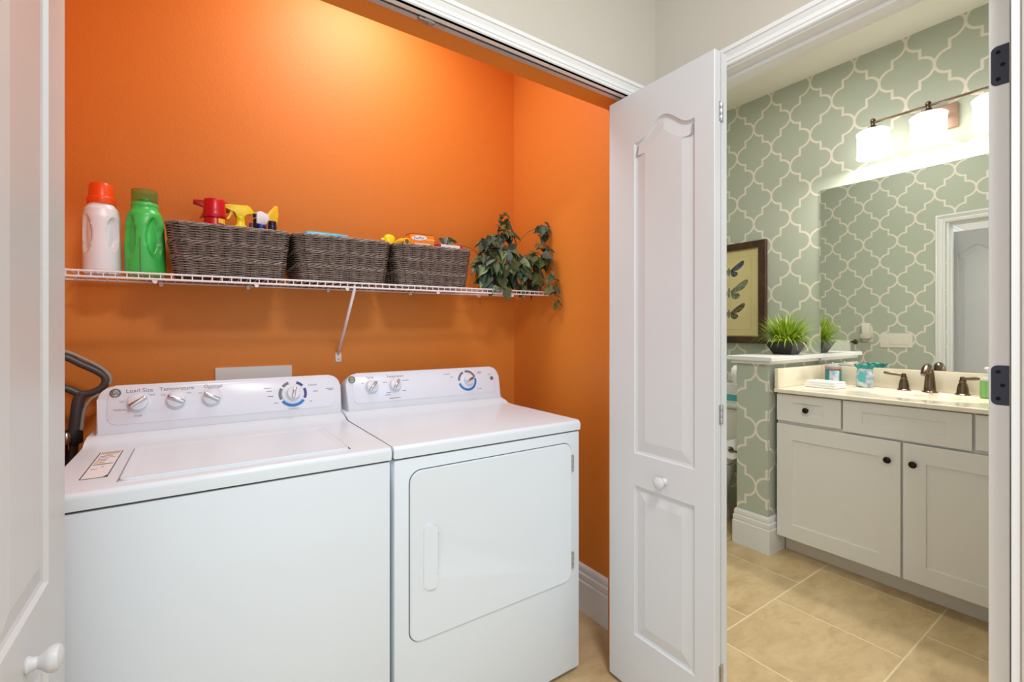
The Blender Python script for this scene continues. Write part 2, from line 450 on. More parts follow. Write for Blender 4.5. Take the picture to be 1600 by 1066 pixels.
# ------------------------------------------------------------------ walls and ceiling
struct('ceiling', box(-1.6, 3.25, -2.2, 2.45, ZC, ZC+.1), 'ceil', 'off-white painted ceiling above the hall, closet and bathroom', 'ceiling')
struct('wall_back', box(XL-.1, XR, YB, YB+.1, 0, ZC), 'orange', 'orange textured wall behind the washer and dryer', 'wall')
struct('wall_left', box(XL-.1, XL, YW1, YB, 0, ZC), 'orange', 'orange side wall of the laundry closet on the left', 'wall')
# closet front wall: left pier, header, right pier (0 greige, 1 orange)
bm = new()
mi = [1, 1, 0, 1, 1, 1]
add_box(bm, -1.6, JX0, YW0, YW1, 0, ZC, mi=mi)
add_box(bm, JX0, JX1, YW0, YW1, ZH, ZC, mi=mi)
add_box(bm, JX1, XR, YW0, YW1, 0, ZC, mi=mi)
struct('wall_front', bm, None, 'greige hall wall above the laundry closet opening', 'wall', mats=['beige', 'orange_flat'])
# wall between hall/closet and bathroom: 0 greige 1 orange 2 paper 3 white
bm = new()
add_box(bm, XR, XO, -2.2, DY0, 0, ZC, mi=[0, 0, 0, 0, 0, 2])
add_box(bm, XR, XO, DY0, DY1, ZB, ZC, mi=[3, 0, 0, 0, 0, 2])
add_box(bm, XR, XO, DY1, YW1, 0, ZC, mi=[0, 0, 0, 0, 0, 2])
add_box(bm, XR, XO, YW1, 2.45, 0, ZC, mi=[0, 0, 0, 0, 1, 2])
struct('wall_right', bm, None, 'wall with orange closet side, greige hall side and papered bathroom side', 'wall', mats=['beige', 'orange', 'wp_opp', 'trim'])
struct('wall_vanity', box(XM, XM+.1, BN-.1, 2.45, 0, ZC), 'wp_vanity', 'sage green trellis wallpaper wall behind the vanity mirror', 'wall')
struct('wall_far', box(XO, XM, BF, BF+.1, 0, ZC), 'wp_vanity', 'sage green trellis wallpaper wall beyond the toilet', 'wall')
struct('wall_near', box(XO, XM, BN-.1, BN, 0, ZC), 'wp_vanity', 'sage green trellis wallpaper wall beside the vanity end', 'wall')
PX, PY0, PY1 = 2.537, 1.273, 1.445
struct('wall_partition', box(PX, XM, PY0, PY1, 0, 1.036), 'wp_pony', 'papered half wall between the toilet and the vanity', 'wall')
bm = box(2.498, XM-.001, 1.234, 1.484, 1.036, 1.060, bev=.004)
add_box(bm, 2.515, XM-.001, 1.252, 1.466, 1.020, 1.036)
struct('trim_1', bm, 'trim', 'white painted cap on the papered half wall', 'trim')

# baseboards
BP = [(0, 0), (.0175, 0), (.0175, .126), (.0125, .133), (.0155, .139), (.0155, .158), (.009, .165), (.0118, .171), (.0105, .186), (.0045, .196), (0, .196)]
def base_run(p0, p1, nrm):
    """baseboard from p0 to p1 (xy) standing off along nrm"""
    bm = new(); rings = []
    for p in (p0, p1):
        rings.append([bm.verts.new((p[0]+nrm[0]*d, p[1]+nrm[1]*d, z)) for d, z in BP])
    n = len(BP)
    for i in range(n): bm.faces.new((rings[0][i], rings[1][i], rings[1][(i+1) % n], rings[0][(i+1) % n]))
    bm.faces.new(rings[0]); bm.faces.new(rings[1][::-1])
    return bm
def base_wrap(path, name, label):
    """mitred baseboard round a path; offset to the right of travel"""
    bm = new(); rings = []; N = len(path)
    for i, p in enumerate(path):
        p = Vector(p)
        def nr(a, b):
            e = (Vector(b)-Vector(a)).normalized(); return Vector((e.y, -e.x))
        n1 = nr(path[i-1], path[i]) if i > 0 else nr(path[i], path[i+1])
        n2 = nr(path[i], path[i+1]) if i < N-1 else n1
        mv = (n1+n2).normalized(); k = 1/mv.dot(n1)
        rings.append([bm.verts.new((p.x+mv.x*k*d, p.y+mv.y*k*d, z)) for d, z in BP])
    n = len(BP)
    for a, b in zip(rings, rings[1:]):
        for i in range(n): bm.faces.new((a[i], b[i], b[(i+1) % n], a[(i+1) % n]))
    bm.faces.new(rings[0]); bm.faces.new(rings[-1][::-1])
    return struct(name, bm, 'trim', label, 'baseboard')
struct('baseboard_right', base_run((XR, YW1), (XR, YB), (-1, 0)), 'trim', 'white moulded baseboard along the orange wall beside the dryer', 'baseboard')
struct('baseboard_back', base_run((XL, YB), (XR-.02, YB), (0, -1)), 'trim', 'white moulded baseboard behind the washer and dryer', 'baseboard')
# path direction chosen so the right-hand side faces away from the half wall
base_wrap([(2.690, PY0), (PX, PY0), (PX, PY1), (XM, PY1)][::-1], 'baseboard_partition', 'white moulded baseboard wrapped round the papered half wall')

# casings --------------------------------------------------------------
CP = [(0, 0), (0, .009), (.003, .0125), (.010, .0130), (.0115, .0090), (.0135, .0090), (.0150, .0125), (.0200, .0125), (.0215, .0095), (.028, .0105), (.036, .0150), (.0395, .0165), (.0405, .0120), (.0425, .0120), (.044, .0175), (.053, .0190), (.057, .0170), (.057, 0)]
def casing(x0, x1, zt, mats, side, sc=1.0):
    """U-shaped casing round an opening; local x across, local y out of wall, returns bm (x,z plane, +y out)"""
    bm = new(); rings = []
    pts = [((x0, 0), (-1, 0)), ((x0, zt), (-1, 1)), ((x1, zt), (1, 1)), ((x1, 0), (1, 0))]
    for (x, z), (mx, mz) in pts:
        rings.append([bm.verts.new((x+mx*d*sc, h, z+mz*d*sc)) for d, h in CP])
    n = len(CP)
    for a, b in zip(rings, rings[1:]):
        for i in range(n): bm.faces.new((a[i], b[i], b[(i+1) % n], a[(i+1) % n]))
    bm.faces.new(rings[0]); bm.faces.new(rings[-1][::-1])
    return bm
# closet casing faces -Y
struct('trim_2', casing(JX0, JX1, 2.0065, None, 0, .88), 'trim', 'white moulded casing around the laundry closet opening', 'trim', Mx=T(0, YW0, 0) @ Matrix.Scale(-1, 4, (0, 1, 0)))
# white strip lining the front underside of the closet head, and jamb linings
bm = new(); add_box(bm, JX0, JX1, YW0-.009, YW0+.013, 2.0065, ZH); add_box(bm, JX0-.0, JX0+.012, YW0-.004, YW0+.026, 0, ZH-.012); add_box(bm, JX1-.012, JX1, YW0-.004, YW0+.026, 0, ZH-.012)
struct('trim_3', bm, 'trim', 'white jamb strip lining the closet opening', 'trim')
# bathroom door casings: hall side faces -X, bathroom side faces +X
mirx = Matrix(((0, -1, 0, 0), (1, 0, 0, 0), (0, 0, 1, 0), (0, 0, 0, 1)))       # local x->Y, local y-> -X
struct('trim_4', casing(DY0-.004, DY1+.001, ZB-.009, None, 0), 'trim', 'white moulded casing around the bathroom doorway, hall side', 'trim', Mx=T(XR, 0, 0) @ mirx)
mirx2 = Matrix(((0, 1, 0, 0), (1, 0, 0, 0), (0, 0, 1, 0), (0, 0, 0, 1)))
struct('trim_5', casing(DY0-.004, DY1+.005, ZB-.009, None, 0), 'trim', 'white moulded casing around the bathroom doorway, mirror side', 'trim', Mx=T(XO, 0, 0) @ mirx2)
bm = new()
add_box(bm, XR-.001, XO+.001, DY0, DY0+.012, 0, ZB-.014); add_box(bm, XR-.001, XO+.001, DY1-.012, DY1, 0, ZB-.014)
add_box(bm, XR-.001, XO+.001, DY0, DY1, ZB-.014, ZB)
add_box(bm, 1.415, 1.450, DY0+.012, DY1-.012, ZB-.026, ZB-.014, bev=.002); add_box(bm, 1.415, 1.450, DY1-.024, DY1-.012, 0, ZB-.026)
struct('trim_6', bm, 'trim', 'white jamb and stop lining the bathroom doorway', 'trim')

# closet door track -----------------------------------------------------
tr = thing('door_track', 'steel bifold door track under the closet header', 'track', (JX0, YW0+.028, ZH))
bm = new()
for y0, y1, z0, z1 in ((-.013, .013, -.002, 0), (-.013, -.0115, -.010, -.002), (.0115, .013, -.010, -.002), (-.013, -.0095, -.0115, -.010), (-.0025, .013, -.0115, -.010)):
    add_box(bm, .004, JX1-JX0-.004, y0, y1, z0, z1)
obj('channel', bm, 'track', tr)
bm = box(.755, .800, -.0105, .006, -.0185, -.0117, bev=.002); add_tube(bm, [(.785, -.006, -.013), (.785, -.006, -.026)], .004); add_box(bm, .77, .795, -.014, .010, -.0165, -.0120)
obj('snubber', bm, 'nickel', tr)
obj('spring', tube([(.800+.0012*i, -.006+.0035*math.cos(i*1.05), -.0155+.0035*math.sin(i*1.05)) for i in range(26)], .0009, n=5), 'nickel', tr)

# ------------------------------------------------------------------ bifold doors
def arch_loop(x0, x1, z0, z1, rise, n=32):
    out = [(x0, z0), (x1, z0)]
    W = x1-x0
    for i in range(n+1):
        s = i/n; x = x1-W*s
        d = abs(s-.5)*2
        if d > .86: h = 0
        else: h = (.5+.5*math.cos(PI*d/.86))
        # cathedral: S-curve with flat shoulders
        out.append((x, z1+rise*h))
    return out
PROF = [(.003, -.006), (.010, -.0075), (.014, -.0068), (.044, -.0015)]
def bif_panel(flip):
    """panel local: x 0..0.395 (0 = track end), y height, z out"""
    Wd, Hh = .395, 1.968
    a, b = .110, .333
    if flip: pass
    return slab(rect(0, Wd, 0, Hh), [(arch_loop(a, b, .784, 1.800, .052), PROF), (rect(a, b, .188, .679), PROF)], .0285, bev=.0015)
def knob_bm():
    return lathe([(.011, 0), (.012, .002), (.009, .006), (.008, .012), (.011, .017), (.0165, .022), (.0185, .028), (.0165, .034), (.010, .0375), (.003, .0385)], 24)
def bifold(name, xface, sgn, label, knob_on):
    """xface: X of the face towards the opening; sgn +1 when that face looks towards +X"""
    root = thing(name, label, 'door', (xface, YW0+.044, .015), kind='structure')
    # leading panel, face towards the opening. local x -> -Y, local y -> Z, local z -> sgn*X
    A = Matrix(((0, 0, sgn, 0), (-1, 0, 0, 0), (0, 1, 0, 0), (0, 0, 0, 1)))
    p1 = obj('leading_panel', bif_panel(0), 'door', root, A)
    B = T(-sgn*.0610, 0, 0) @ Matrix(((0, 0, -sgn, 0), (-1, 0, 0, 0), (0, 1, 0, 0), (0, 0, 0, 1)))
    p2 = obj('pivot_panel', bif_panel(0), 'door', root, B)
    Kx = Matrix(((0, 0, sgn, 0), (-1, 0, 0, -.229), (0, 1, 0, .722), (0, 0, 0, 1)))
    obj('knob', knob_bm(), 'door', p1, Kx, smooth=40)
    for z in (.22, .95, 1.80):
        bm = new()
        for k in range(3):
            add_lathe(bm, [(.0028, 0), (.0032, .001), (.0032, .0165), (.0028, .0175)], 10, T(-sgn*.0305, -.3975, z-.027+.018*k))
        add_box(bm, -sgn*.0305-.010, -sgn*.0305+.010, -.3962, -.3948, z-.027, z+.027)
        obj('hinge', bm, 'nickel', root, smooth=40)
    return root
bifold('door_1', 1.185, -1, 'white folded bifold door with arched panel, right side of the closet', True)
bifold('door_2', -.1945, 1, 'white folded bifold door at the left edge of the closet', True)

# bathroom door, swung open into the bathroom; its hinge edge faces the hall
XD = 1.484
dr = thing('door_3', 'white bathroom door standing open, hinge edge with dark hinges showing', 'door', (XD, .2215, .012), kind='structure')
bm = box(0, .790, 0, .033, 0, 1.995, bev=.001, seg=1)
obj('door_leaf', bm, 'trim', dr)
for zc in (.24, 1.066, 1.782):
    # leaf: rounded towards +Y, straight at the pin side
    lp = []
    hw, hh, r = .0285, .0443, .011
    for cx, cy, a0 in ((hw-r, -hh+r, -PI/2), (hw-r, hh-r, 0)):
        for i in range(7):
            a = a0+PI/2*i/6; lp.append((cx+r*math.cos(a), cy+r*math.sin(a)))
    lp += [(0, hh), (0, -hh)]
    Hx = Matrix(((0, 0, -1, 0), (1, 0, 0, .0005), (0, 1, 0, zc), (0, 0, 0, 1)))
    h = obj('hinge', prism(lp, -.0005, .0012), 'hinge', dr, Hx)
    for sx, sy in ((.017, .030), (.010, 0), (.017, -.030)):
        obj('screw', lathe([(.0042, 0), (.0040, .0010), (.0018, .0012), (.0016, .0006)], 12), 'screw', h, Hx @ T(sx, sy, .0012), smooth=40)

# ------------------------------------------------------------------ wire shelf
TH = .0106
def shelf_z(x): return 1.3665+TH*(x+.29)
SX0, SX1 = XL+.004, XR-.006
SY0, SY1 = 1.692, YB-.006
sh = thing('wire_shelf', 'white wire shelf holding bottles, baskets and ivy', 'shelf', (0, 0, shelf_z(0)), (0, -TH, 0))
def wire_path():
    y0, y1 = SY0, SY1
    return [(0, y1, 0), (0, y0+.006, 0), (0, y0+.0015, -.0012), (0, y0, -.006), (0, y0, -.0185)]
wb = tube(wire_path(), .00165, n=6)
w0 = obj('cross_wire', wb, 'wire', sh, smooth=50)
k = 0; x = SX0+.010
while x < SX1-.004:
    o = w0 if k == 0 else w0.copy()
    if k: C.objects.link(o)
    o.location = (x, 0, 0); o.parent = sh
    x += .02535; k += 1
for y, z, r in ((SY0-.0005, -.003, .0030), (SY0+.0005, -.0185, .0034), (SY1, -.004, .003), ((SY0+SY1)/2+.02, -.0045, .003)):
    obj('long_rod', tube([(SX0, y, z), (SX1, y, z)], r, n=8), 'wire', sh, smooth=50)
for x in (-.10, .16, .445, .80, 1.16):
    bm = box(x-.006, x+.006, SY1-.010, SY1+.005, -.016, 0, bev=.002); obj('wall_clip', bm, 'wire', sh)
    bm = prism([(-.008, 0), (.008, 0), (.003, -.011), (-.003, -.011)], -.003, .003); obj('rod_clip', bm, 'wire', sh, T(x, SY0+.004, -.020) @ RX(PI/2))
# diagonal support strut
bx = .470
p0 = Vector((bx, SY0+.004, 1.345-shelf_z(0)-.003)); p1 = Vector((.484, YB-.004, 1.098-shelf_z(0)))
bm = tube([p0+Vector((0, -.002, .016)), p0, p0.lerp(p1, .5), p1], [.004, .0058, .0058, .0055], n=10, flat=1.0)
obj('support_strut', bm, 'wire', sh, smooth=50)
bm = prism(rrect(.473, .496, 1.066-shelf_z(0), 1.104-shelf_z(0), .004), 0, .004, bev=.001)
foot = obj('strut_foot', bm, 'wire', sh, T(0, YB, 0) @ RX(PI/2))
obj('screw', lathe([(.004, 0), (.004, .0015), (.002, .002)], 12), 'nickel', foot, T(.4845, YB-.004, 1.078-shelf_z(0)) @ RX(PI/2), smooth=40)

# ------------------------------------------------------------------ appliances
def knob_app(parent, Mx, r, ang, name='knob', bar=True, barlen=1.0):
    bm = lathe([(r*1.22, 0), (r*1.20, .002), (r*1.05, .003), (r, .004), (r*.95, .017), (r*.85, .0185)], 32)
    k = obj(name, bm, 'applp', parent, Mx, smooth=35)
    b2 = box(-r*.98*barlen, r*.98*barlen, -.0050, .0050, .014, .0285, bev=.003, seg=3)
    obj('grip_bar', b2, 'chrome', k, Mx @ RZ(math.radians(ang)), smooth=35)
    return k
LEAN = math.radians(16)
def console_frame(x0): return T(x0, 1.708-1.204, .907) @ RX(-LEAN)
ONF = RX(PI/2)        # local xy plate -> console face (x, h), +z -> out (-y)
def appliance(name, label, X0, W):
    root = thing(name, label, name.split('_')[-1], (X0, 1.204, 0))
    return root
# ---- washer
WX0, WW = -.2505, .684
ws = thing('washing_machine', 'white top-load washing machine with sticker and four knobs', 'washer', (WX0, 1.204, 0))
bm = box(.003, WW-.003, .004, .655, .018, .8485, bev=.006); obj('cabinet', bm, 'appl', ws, smooth=35)
obj('seam', box(.008, WW-.008, .008, .64, .8475, .8535), 'seam', ws)
def deck_profile():
    pr = [(0, .853), (0, .874)]
    for i in range(1, 7):
        a = PI-PI/2*i/6; pr.append((.012+.012*math.cos(a), .874+.012*math.sin(a)))
    pr += [(.42, .8865), (.455, .888), (.478, .893), (.494, .901), (.505, .9075), (.655, .9075), (.655, .853)]
    return pr
def extrude_x(prof, x0, x1, bev=0):
    bm = new()
    a = [bm.verts.new((x0, y, z)) for y, z in prof]; b = [bm.verts.new((x1, y, z)) for y, z in prof]
    n = len(prof)
    for i in range(n): bm.faces.new((a[i], a[(i+1) % n], b[(i+1) % n], b[i]))
    f0 = bm.faces.new(a[::-1]); f1 = bm.faces.new(b)
    if bev: bmesh.ops.bevel(bm, geom=list(f0.edges)+list(f1.edges), offset=bev, segments=2, profile=.5, affect='EDGES')
    return bm
def console(root, W, x0, x1):
    Fm = console_frame(0)
    # body: rounded upper corners, leaning face
    r = .040; Hc = .140
    loop = [(x0, 0), (x1, 0)]
    for i in range(9):
        a = PI/2*i/8; loop.append((x1-r+r*math.cos(a), Hc-r+r*math.sin(a)))
    for i in range(9):
        a = PI/2+PI/2*i/8; loop.append((x0+r+r*math.cos(a), Hc-r+r*math.sin(a)))
    bm = add_prism(new(), loop, -.085, 0, bev=.006)
    o = obj('console', bm, 'applp', root, Fm @ ONF, smooth=40)
    inl = rrect(x0+.024, x1-.022, .026, .131, .022, 8)
    bm = add_prism(new(), inl, 0, .0022, bev=.0016)
    obj('control_inlay', bm, 'applin', o, Fm @ ONF, smooth=40)
    return o, Fm @ ONF @ T(0, 0, .0022)
bm = extrude_x(deck_profile(), 0, WW, bev=.004)
deck = obj('top_deck', bm, 'appl', ws, smooth=40)
# lid: recessed rounded tray seated in the deck
lx0, lx1, ly0, ly1 = .117, .585, .045, .370
bm = slab(rrect(lx0, lx1, ly0, ly1, .018), [(rrect(lx0+.006, lx1-.006, ly0+.012, ly1-.006, .014), [(.010, -.0035), (.016, -.0038)])], .010, bev=.0014)
lid = obj('lid', bm, 'appl', ws, T(0, 0, .8915), smooth=40)
for xx in (lx0-.0035, lx1+.0005):
    obj('lid_gap', box(xx, xx+.003, ly0+.004, ly1, .8866, .8874), 'seaml' if xx < .3 else 'seam', ws)  # left strip carries the recess shadow as painted grey
con, CF = console(ws, WW, .018, .682)
# printed sticker
sx0, sx1, sy0, sy1 = .0465, .0925, .106, .371
st = obj('sticker', box(sx0, sx1, sy0, sy1, .8866, .8869), 'dark', ws)
obj('sticker_paper', prism([(sx0+.0022, sy0+.002), (sx1-.008, sy0+.002), (sx1-.0018, sy0+.018), (sx1-.0018, sy1-.0025), (sx0+.0022, sy1-.0025)], .8869, .8871), 'stick', st)
obj('sticker_banner', box(sx0+.004, sx1-.004, sy1-.026, sy1-.006, .8871, .8872), 'tan', st)
for i, (a, b2, yy, hh, mm) in enumerate([(.1, .7, .21, .006, 'print'), (.25, .9, .225, .004, 'print'), (.05, .9, .196, .004, 'print'), (.1, .55, .176, .006, 'printr'), (.05, .5, .160, .010, 'tan'), (.05, .5, .140, .010, 'tan'), (.05, .95, .122, .008, 'print'), (.5, .62, .095, .006, 'print'), (.1, .4, .080, .004, 'print')]):
    obj('printed_line', box(sx0+.003+.04*a, sx0+.003+.04*b2, sy0+yy, sy0+yy+hh, .8871, .8872), mm, st)
# console graphics: helper placing at (x, h)
def at(CFm, x, h, z=0): return CFm @ T(x, h, z)
K = 1.021
def cx(Xw): return Xw*K-WX0      # photo X at Y=1.70 to local x on the leaning face
for Xw, ang in ((-.137, 33), (-.049, -27), (.039, -30)):
    h = .086
    k = knob_app(con, at(CF, cx(Xw), h), .0240, ang)
    obj('knob_ring', sector(.0302, .0318, 0, 359.9, 0, .0004, 40), 'applp', con, at(CF, cx(Xw), h))
dx, dh = cx(.267), .080
for a0, a1, mm in ((215, 325, 'blue'), (335, 385, 'navy'), (40, 72, 'navy'), (108, 140, 'grey'), (150, 205, 'grey')):
    obj('dial_mark', sector(.0355, .0445, a0, a1, 0, .0005), mm, con, at(CF, dx, dh))
obj('dial_skirt', lathe([(.0345, 0), (.0335, .004), (.025, .006)], 40), 'applp', con, at(CF, dx, dh), smooth=40)
knob_app(con, at(CF, dx, dh, .005), .0210, 78, 'dial_knob', barlen=.9)
def badge(x, h, dark):
    b = obj('badge', lathe([(.0135, 0), (.0135, .001), (.0125, .0022)], 28), 'chrome', con_, at(CF_, x, h), smooth=30)
    obj('badge_ring', sector(.0095, .0118, 0, 359.9, .0022, .0026, 30), 'seam', b, at(CF_, x, h))
    text('badge_monogram', 'GE', .0135, 'dark' if dark else 'seam', b, at(CF_, x, h, .0024))
con_, CF_ = con, CF
badge(cx(-.1885), .117, True)
text('printed_word', 'Load Size', .0165, 'print', con, at(CF, cx(-.135), .121))
text('printed_word', 'Temperature', .0160, 'print', con, at(CF, cx(-.048), .121))
text('printed_word', 'Optional', .0140, 'print', con, at(CF, cx(.043), .122))
text('printed_word', 'Medium', .0085, 'print', con, at(CF, cx(-.178), .068))
text('printed_word', 'Large', .0080, 'print', con, at(CF, cx(-.170), .092))
text('printed_word', 'Small', .0085, 'print', con, at(CF, cx(-.137), .0475))
text('printed_word', 'Super', .0075, 'print', con, at(CF, cx(-.131), .1115))
text('printed_word', 'Reset', .0075, 'print', con, at(CF, cx(-.108), .107))
text('printed_word', 'Cold', .0070, 'print', con, at(CF, cx(-.080), .104))
text('printed_word', 'Warm', .0070, 'print', con, at(CF, cx(-.047), .112))
text('printed_word', 'Hot', .0070, 'print', con, at(CF, cx(-.018), .106))
text('printed_word', 'Off', .0070, 'print', con, at(CF, cx(.010), .102))
text('printed_word', 'Casuals', .0090, 'navy', con, at(CF, cx(.330), .107))
text('printed_word', 'Cottons', .0090, 'print', con, at(CF, cx(.267), .0305))
for x, h, wd in ((.045, .1155, .030), (.192, .104, .022), (.197, .094, .016), (.200, .076, .018), (.338, .084, .016), (.385, .090, .026), (.388, .086, .016), (.216, .052, .012), (.322, .050, .008)):
    obj('printed_line', box(-wd/2, wd/2, -.0010, .0010, 0, .0003), 'print', con, at(CF, cx(x), h))

# ---- dryer
DX0, DW = .4385, .677
dy = thing('clothes_dryer', 'white front-load clothes dryer beside the bifold door', 'dryer', (DX0, 1.204, 0))
bm = box(.002, DW-.002, .004, .655, .020, .8485, bev=.006); obj('cabinet', bm, 'appl', dy, smooth=35)
obj('base_plinth', box(.012, DW-.012, .03, .64, 0, .022), 'dark', dy)  # black block stands in for shade in the gap under the cabinet
obj('base_plinth', box(.012, WW-.012, .03, .64, 0, .020), 'dark', ws)  # same painted gap shade under the washer
obj('seam', box(.008, DW-.008, .008, .64, .8475, .8535), 'seam', dy)
bm = extrude_x(deck_profile(), 0, DW, bev=.004); obj('top_deck', bm, 'appl', dy, smooth=40)
con, CF = console(dy, DW, .012, .674)
con_, CF_ = con, CF
# door: slab facing -Y, local (x, z)
FR = Matrix(((1, 0, 0, 0), (0, 0, -1, 0), (0, 1, 0, 0), (0, 0, 0, 1)))
ddx0, ddx1, ddz0, ddz1 = .0455, .635, .336, .812
obj('door_gap', prism(rrect(ddx0-.0022, ddx1+.0022, ddz0-.0022, ddz1+.0022, .036, 8), 0, .0006), 'seam', dy, T(0, .004, 0) @ FR)
hx0, hx1, hz0, hz1 = .083, .1235, .474, .657
scoop = [(hx1, hz0+.022)]+[(hx1+.026*math.sin(PI*i/16)**.6, hz0+.022+(hz1-hz0-.044)*i/16) for i in range(1, 16)]+[(hx1, hz1-.022)]
bm = slab(rrect(ddx0, ddx1, ddz0, ddz1, .034, 8), [(scoop, [(.004, -.002), (.009, -.004)])], .006, bev=.003)
dd = obj('door', bm, 'appl', dy, T(0, -.0025, 0) @ FR, smooth=40)
# handle: hooded grip rising towards its open right edge
bm = new(); lp = rrect(hx0, hx1, hz0, hz1, .016, 6)
lo = [bm.verts.new((x, z, -.001)) for x, z in lp]
hi = []
for x, z in inset(lp, .0016):
    s = (x-hx0)/(hx1-hx0); hi.append(bm.verts.new((x, z, .002+.010*s)))
n = len(lp)
for i in range(n): bm.faces.new((lo[i], lo[(i+1) % n], hi[(i+1) % n], hi[i]))
bm.faces.new(hi); bm.faces.new(lo[::-1])
obj('handle', bm, 'appl', dd, T(0, -.0025, 0) @ FR, smooth=30)
for zc in (.741, .405):
    hg = obj('hinge', box(.634, .642, -.0045, .004, zc-.028, zc+.028, bev=.001), 'nickel', dd)
    for q in (-.018, 0, .018):
        obj('hinge_barrel', lathe([(.003, 0), (.003, .012)], 10), 'nickel', hg, T(.638, -.0045, zc+q-.006), smooth=40)
def cxd(Xw): return Xw*K-DX0
for Xw, ang in ((.532, 50), (.620, 58)):
    knob_app(con, at(CF, cxd(Xw), .085), .0220, ang)
dx, dh = cxd(.932), .084
for a0, a1, mm in ((195, 372, 'blue'), (115, 178, 'grey'), (20, 100, 'grey')):
    obj('dial_mark', sector(.0350, .0440, a0, a1, 0, .0005), mm, con, at(CF, dx, dh))
obj('dial_skirt', lathe([(.0338, 0), (.0325, .004), (.025, .006)], 40), 'applp', con, at(CF, dx, dh), smooth=40)
knob_app(con, at(CF, dx, dh, .005), .0205, 22, 'dial_knob', barlen=.9)
badge(cxd(.463), .116, False)
bt = obj('start_button', lathe([(.0085, 0), (.0085, .0015), (.0070, .0025)], 24), 'grey', con, at(CF, cxd(1.051), .087), smooth=40)
text('printed_word', 'Signal', .0125, 'print', con, at(CF, cxd(.528), .1205))
text('printed_word', 'Temperature', .0125, 'printr', con, at(CF, cxd(.624), .1205))
text('printed_word', 'Cottons', .0090, 'print', con, at(CF, cxd(.842), .117))
text('printed_word', 'Timed', .0085, 'print', con, at(CF, cxd(.985), .046))
text('printed_word', 'Start', .0085, 'print', con, at(CF, cxd(1.045), .105))
for x, h, wd in ((.500, .100, .006), (.583, .099, .018), (.664, .102, .026), (.594, .058, .018), (.590, .050, .022), (.655, .062, .016), (.617, .036, .044), (.862, .103, .014), (.994, .118, .022), (.994, .112, .018)):
    obj('printed_line', box(-wd/2, wd/2, -.0010, .0010, 0, .0003), 'print', con, at(CF, cxd(x), h))

# white laundry outlet cover on the back wall behind the washer
ob = thing('outlet_box', 'white rectangular plate on the orange wall behind the washer', 'outlet box', (.183, YB, .975))
obj('frame', slab(rrect(-.1275, .1275, -.09, .09, .004), [(rrect(-.098, .098, -.075, .030, .003), [(.001, -.006)])], .010, bev=.002), 'trim', ob, RX(PI/2) @ T(0, 0, .010))
bm = new(); add_lathe(bm, [(.012, 0), (.012, .012), (.018, .013), (.018, .018)], 16, RX(PI/2) @ T(-.05, -.02, .006)); obj('valve', bm, 'nickel', ob, smooth=40)

# ------------------------------------------------------------------ vacuum behind the washer
vc = thing('upright_vacuum', 'dark grey upright vacuum handle leaning at the left of the washer', 'vacuum', (-.345, 1.86, 0))
def bez(ps, n=8, closed=False):
    """Catmull-Rom through points"""
    P = [Vector(p) for p in ps]; out = []; N = len(P)
    rng = range(N) if closed else range(N-1)
    for i in rng:
        p0 = P[(i-1) % N] if closed or i > 0 else P[0]*2-P[1]
        p1 = P[i]; p2 = P[(i+1) % N]
        p3 = P[(i+2) % N] if closed or i+2 < N else P[-1]*2-P[-2]
        for k in range(n):
            t = k/n
            out.append(.5*((2*p1)+(p2-p0)*t+(2*p0-5*p1+4*p2-p3)*t*t+(3*p1-p0-3*p2+p3)*t**3))
    if not closed: out.append(P[-1])
    return out
# loop in the x-z plane (local to root)
lp = bez([(-.030, 0, 1.136), (.025, 0, 1.124), (.061, 0, 1.101), (.097, 0, 1.078), (.116, 0, 1.057), (.112, 0, 1.033), (.090, 0, 1.016), (.061, 0, 1.012), (.030, 0, 1.030), (-.030, 0, 1.050), (-.055, 0, 1.095)], 6, True)
obj('loop_handle', tube(lp, .0105, n=10, closed=True), 'vac', vc, smooth=60)
gp = bez([(.000, -.002, 1.146), (.033, -.002, 1.137), (.076, -.002, 1.111), (.112, -.002, 1.083), (.128, -.002, 1.057), (.127, -.002, 1.036)], 6)
obj('grip_strip', tube(gp, .0050, n=8), 'vacg', vc, smooth=60)
nk = bez([(.066, 0, 1.014), (.056, 0, .995), (.051, 0, .955), (.045, 0, .890)], 6)
obj('neck', tube(nk, .0145, n=12), 'vac', vc, smooth=60)
obj('neck_strip', tube(bez([(.103, -.004, 1.008), (.082, -.004, .992), (.069, -.004, .962), (.062, -.004, .905)], 6), .0050, n=8), 'vacg', vc, smooth=60)
obj('collar', lathe([(.022, 0), (.024, .004), (.024, .034), (.021, .040)], 20), 'dark', vc, T(.042, 0, .866), smooth=40)
obj('pole', tube([(.042, 0, .875), (.026, -.01, .60), (.005, -.02, .16)], .0150, n=14), 'pole', vc, smooth=50)
obj('cord_hook', box(.012, .026, -.045, -.018, .90, .945, bev=.004), 'dark', vc)
cp = [(.008+.018*math.cos(t*.55), -.034+.012*math.sin(t*.9), .80+.20*(.5+.5*math.sin(t*.55))) for t in range(60)]
obj('cord', tube(bez(cp, 3), .0042, n=6), 'dark', vc, smooth=60)
pl = obj('plug', lathe([(.006, 0), (.010, .008), (.010, .026), (.005, .034)], 12), 'nickel', vc, T(.036, -.040, .872), smooth=40)
for q in (-.005, .005): obj('prong', box(.036+q-.0010, .036+q+.0010, -.043, -.037, .856, .874), 'brass', pl)
bm = add_box(new(), -.07, .07, -.16, .08, .025, .10, bev=.02, seg=3); obj('floor_head', bm, 'vac', vc, smooth=50)
bm = new()
for q in (-.055, .055): add_lathe(bm, [(.03, -.008), (.03, .008)], 18, T(q, .03, .03) @ RY(PI/2))
obj('wheel', bm, 'dark', vc, smooth=40)

